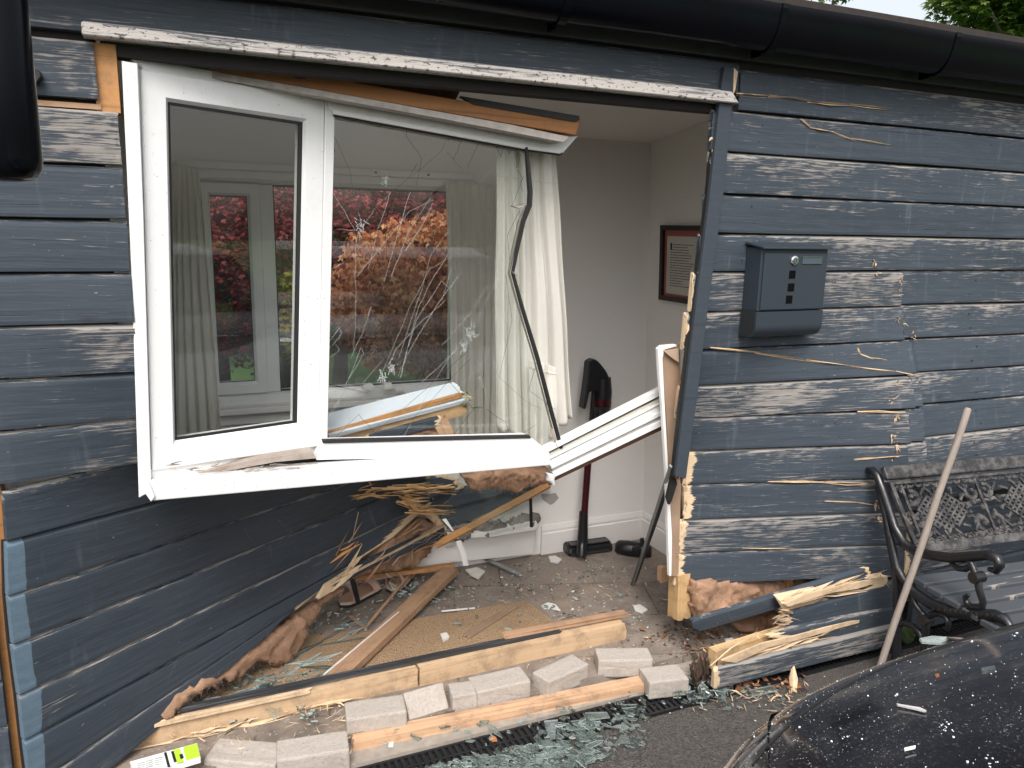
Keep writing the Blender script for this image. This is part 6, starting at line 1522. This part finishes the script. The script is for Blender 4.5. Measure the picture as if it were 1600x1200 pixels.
pkq([(280, 1179), (285, 1177.5), (287, 1184), (282, 1186)], zpk+.0018, M_PINK, 'black_square', .0008)
m = MB()
for r in range(4):
    for k in range(3): a = 214+k*14; b = 1193-k*3.9+r*3.2; m.prism([onZ(a, b, zpk+.0014), onZ(a+9+R.random()*4, b-2.8, zpk+.0014), onZ(a+9.3+R.random()*4, b-1.9, zpk+.0014), onZ(a+.2, b+.9, zpk+.0014)], (0, 0, -1), .0005)
m.build('small_print', plain('grey_print', (.3, .3, .3), .6), pk)

# ================================================================== TREES
def crown(m, c, rad, nclump, nleaf, ls, R, droop=.6, cs=.16, mi=0, fill=.85):
    c = V(c)
    for _ in range(nclump):
        d = V((R.gauss(0, 1), R.gauss(0, 1), R.gauss(0, 1))).normalized(); r = R.random()**(1/3)*fill+(1-fill)
        q = c+V((d.x*rad[0], d.y*rad[1], d.z*rad[2]))*r*(1+.18*noise.noise(d*2.3+c))
        for k in range(nleaf):
            a = R.random()*6.28; rr = cs*math.sqrt(R.random()); p = q+V((math.cos(a)*rr, math.sin(a)*rr, -rr*rr/cs*.7+R.gauss(0, cs*.12)))
            out = V((math.cos(a), math.sin(a), -droop*(.6+R.random()*1.4))).normalized(); side = out.cross(V((R.gauss(0, .3), R.gauss(0, .3), 1))).normalized(); L = ls*R.uniform(.6, 1.3)
            b = len(m.v); vs = [p]
            for sp_ in (-.75, 0, .75):
                dd = (out+side*sp_).normalized()*L*(1 if sp_ == 0 else .75); pr_ = side.cross(dd).normalized(); w_ = dd.cross(pr_).normalized()*L*.16
                vs += [p+dd*.5+w_, p+dd, p+dd*.5-w_]
            m.add(vs, [(0, 1, 2, 3), (0, 4, 5, 6), (0, 7, 8, 9)], None, mi)
def trunkmesh(m, base, top, r0, crad, R, mi=0, nb=9):
    base = V(base); top = V(top); pts = [base.lerp(top, t)+V((R.gauss(0, .03), R.gauss(0, .03), 0))*(t > 0) for t in (0, .2, .45, .7, 1)]
    m.tube(pts, [r0*1.3, r0, r0*.8, r0*.6, r0*.3], 10, mi)
    for k in range(nb):
        s = pts[2].lerp(pts[4], R.random()); a = R.random()*6.28; e = s+V((math.cos(a)*crad, math.sin(a)*crad, R.uniform(.1, .6)*crad)); m.tube([s, s.lerp(e, .5)+V((0, 0, .06*crad)), e], [r0*.4, r0*.25, r0*.08], 6, mi)
def tree(name, label, base, c, rad, leafmat, nclump, nleaf, ls, seed, cs=.16, droop=.6, group=None, r0=.06, trunk=True):
    R_ = random.Random(seed); root = thing(name, label, 'tree', base, group)
    m = MB(); crown(m, c, rad, nclump, nleaf, ls, R_, droop, cs); m.build('crown', leafmat, root, fix=False)
    m = MB(); trunkmesh(m, base, (c[0], c[1], c[2]+rad[2]*.5), r0, rad[0]*.7, R_); m.build('trunk', M_BARK, root, smooth=True)
    return root
tree('red_maple', 'deep red maple seen through the left sash of the back window', (.35, 4.2, 0), (.42, 4.2, 1.45), (.62, .7, .85), L_RED, 620, 36, .042, 1, .13)
tree('red_maple', 'dark red maple behind the upper left of the wide back window pane', (1.35, 4.9, 0), (1.55, 4.9, 1.9), (1.15, .8, .80), L_RED, 640, 36, .046, 2, .15)
tree('orange_maple', 'orange and pink leaved weeping maple filling the right of the back window', (2.0, 3.7, 0), (2.0, 3.7, 1.12), (.92, .7, .62), L_ORANGE, 560, 44, .050, 3, .125, 1.7)
tree('yellow_shrub', 'yellow-green shrub showing beside the white window mullion', (.80, 4.0, 0), (.80, 4.0, .95), (.20, .4, .35), L_YELLOW, 90, 30, .05, 4, .12)
tree('yellow_shrub', 'golden yellow foliage high beside the white window mullion', (.90, 5.0, 0), (.92, 5.0, 2.15), (.26, .4, .5), L_YELLOW, 110, 30, .055, 5, .13)
tree('green_tree', 'bright green tree above the red maple at the far left of the back window', (-.1, 6.5, 0), (.35, 6.5, 2.6), (1.2, 1, .9), L_GREEN, 420, 26, .08, 6, .24)
tree('dark_hedge_tree', 'dark evergreen mass far behind the maples', (1.6, 8.5, 0), (2.2, 8.5, 2.0), (4.2, .8, 2.2), L_DARK, 1100, 26, .13, 7, .42)
tc = onY(1545, -10, 9.0); tree('tall_tree', 'big green tree rising above the roof at the top right corner', (tc.x, 9, 0), (tc.x+1.0, 9.0, tc.z+.5), (1.75, 1.6, 1.15), L_GREEN, 560, 34, .13, 8, .30, .5, r0=.16)
tc2 = onY(1300, 0, 8.0); tree('slim_tree', 'sparse treetop just peeking over the roof edge at the top', (tc2.x, 8, 0), (tc2.x, 8, tc2.z+.35), (.42, .5, .62), L_GREEN, 34, 26, .10, 9, .22, .5, r0=.05)
m = MB(); a = onY(1425, 30, 9); b = onY(1470, 12, 9); R_ = random.Random(2)
tb = [onY(1405, 40, 9), onY(1440, 20, 9), onY(1475, 8, 9), onY(1510, 10, 9)]
# unseen bushes added behind the camera to give the panes something to reflect
tree('reflection_bush', 'round green bush added out of view behind the viewpoint for the panes to reflect', (-3.5, -13, 0), (-3.5, -13, .8), (3.4, 1.6, .85), L_DARK, 420, 26, .2, 10, .5, group='unseen bushes added for the pane reflections', r0=.12)
tree('reflection_bush', 'wide green bush added out of view to be reflected low in the panes', (4.0, -14, 0), (4.0, -14, .8), (4.2, 1.6, .85), L_DARK, 480, 26, .2, 11, .5, group='unseen bushes added for the pane reflections', r0=.12)
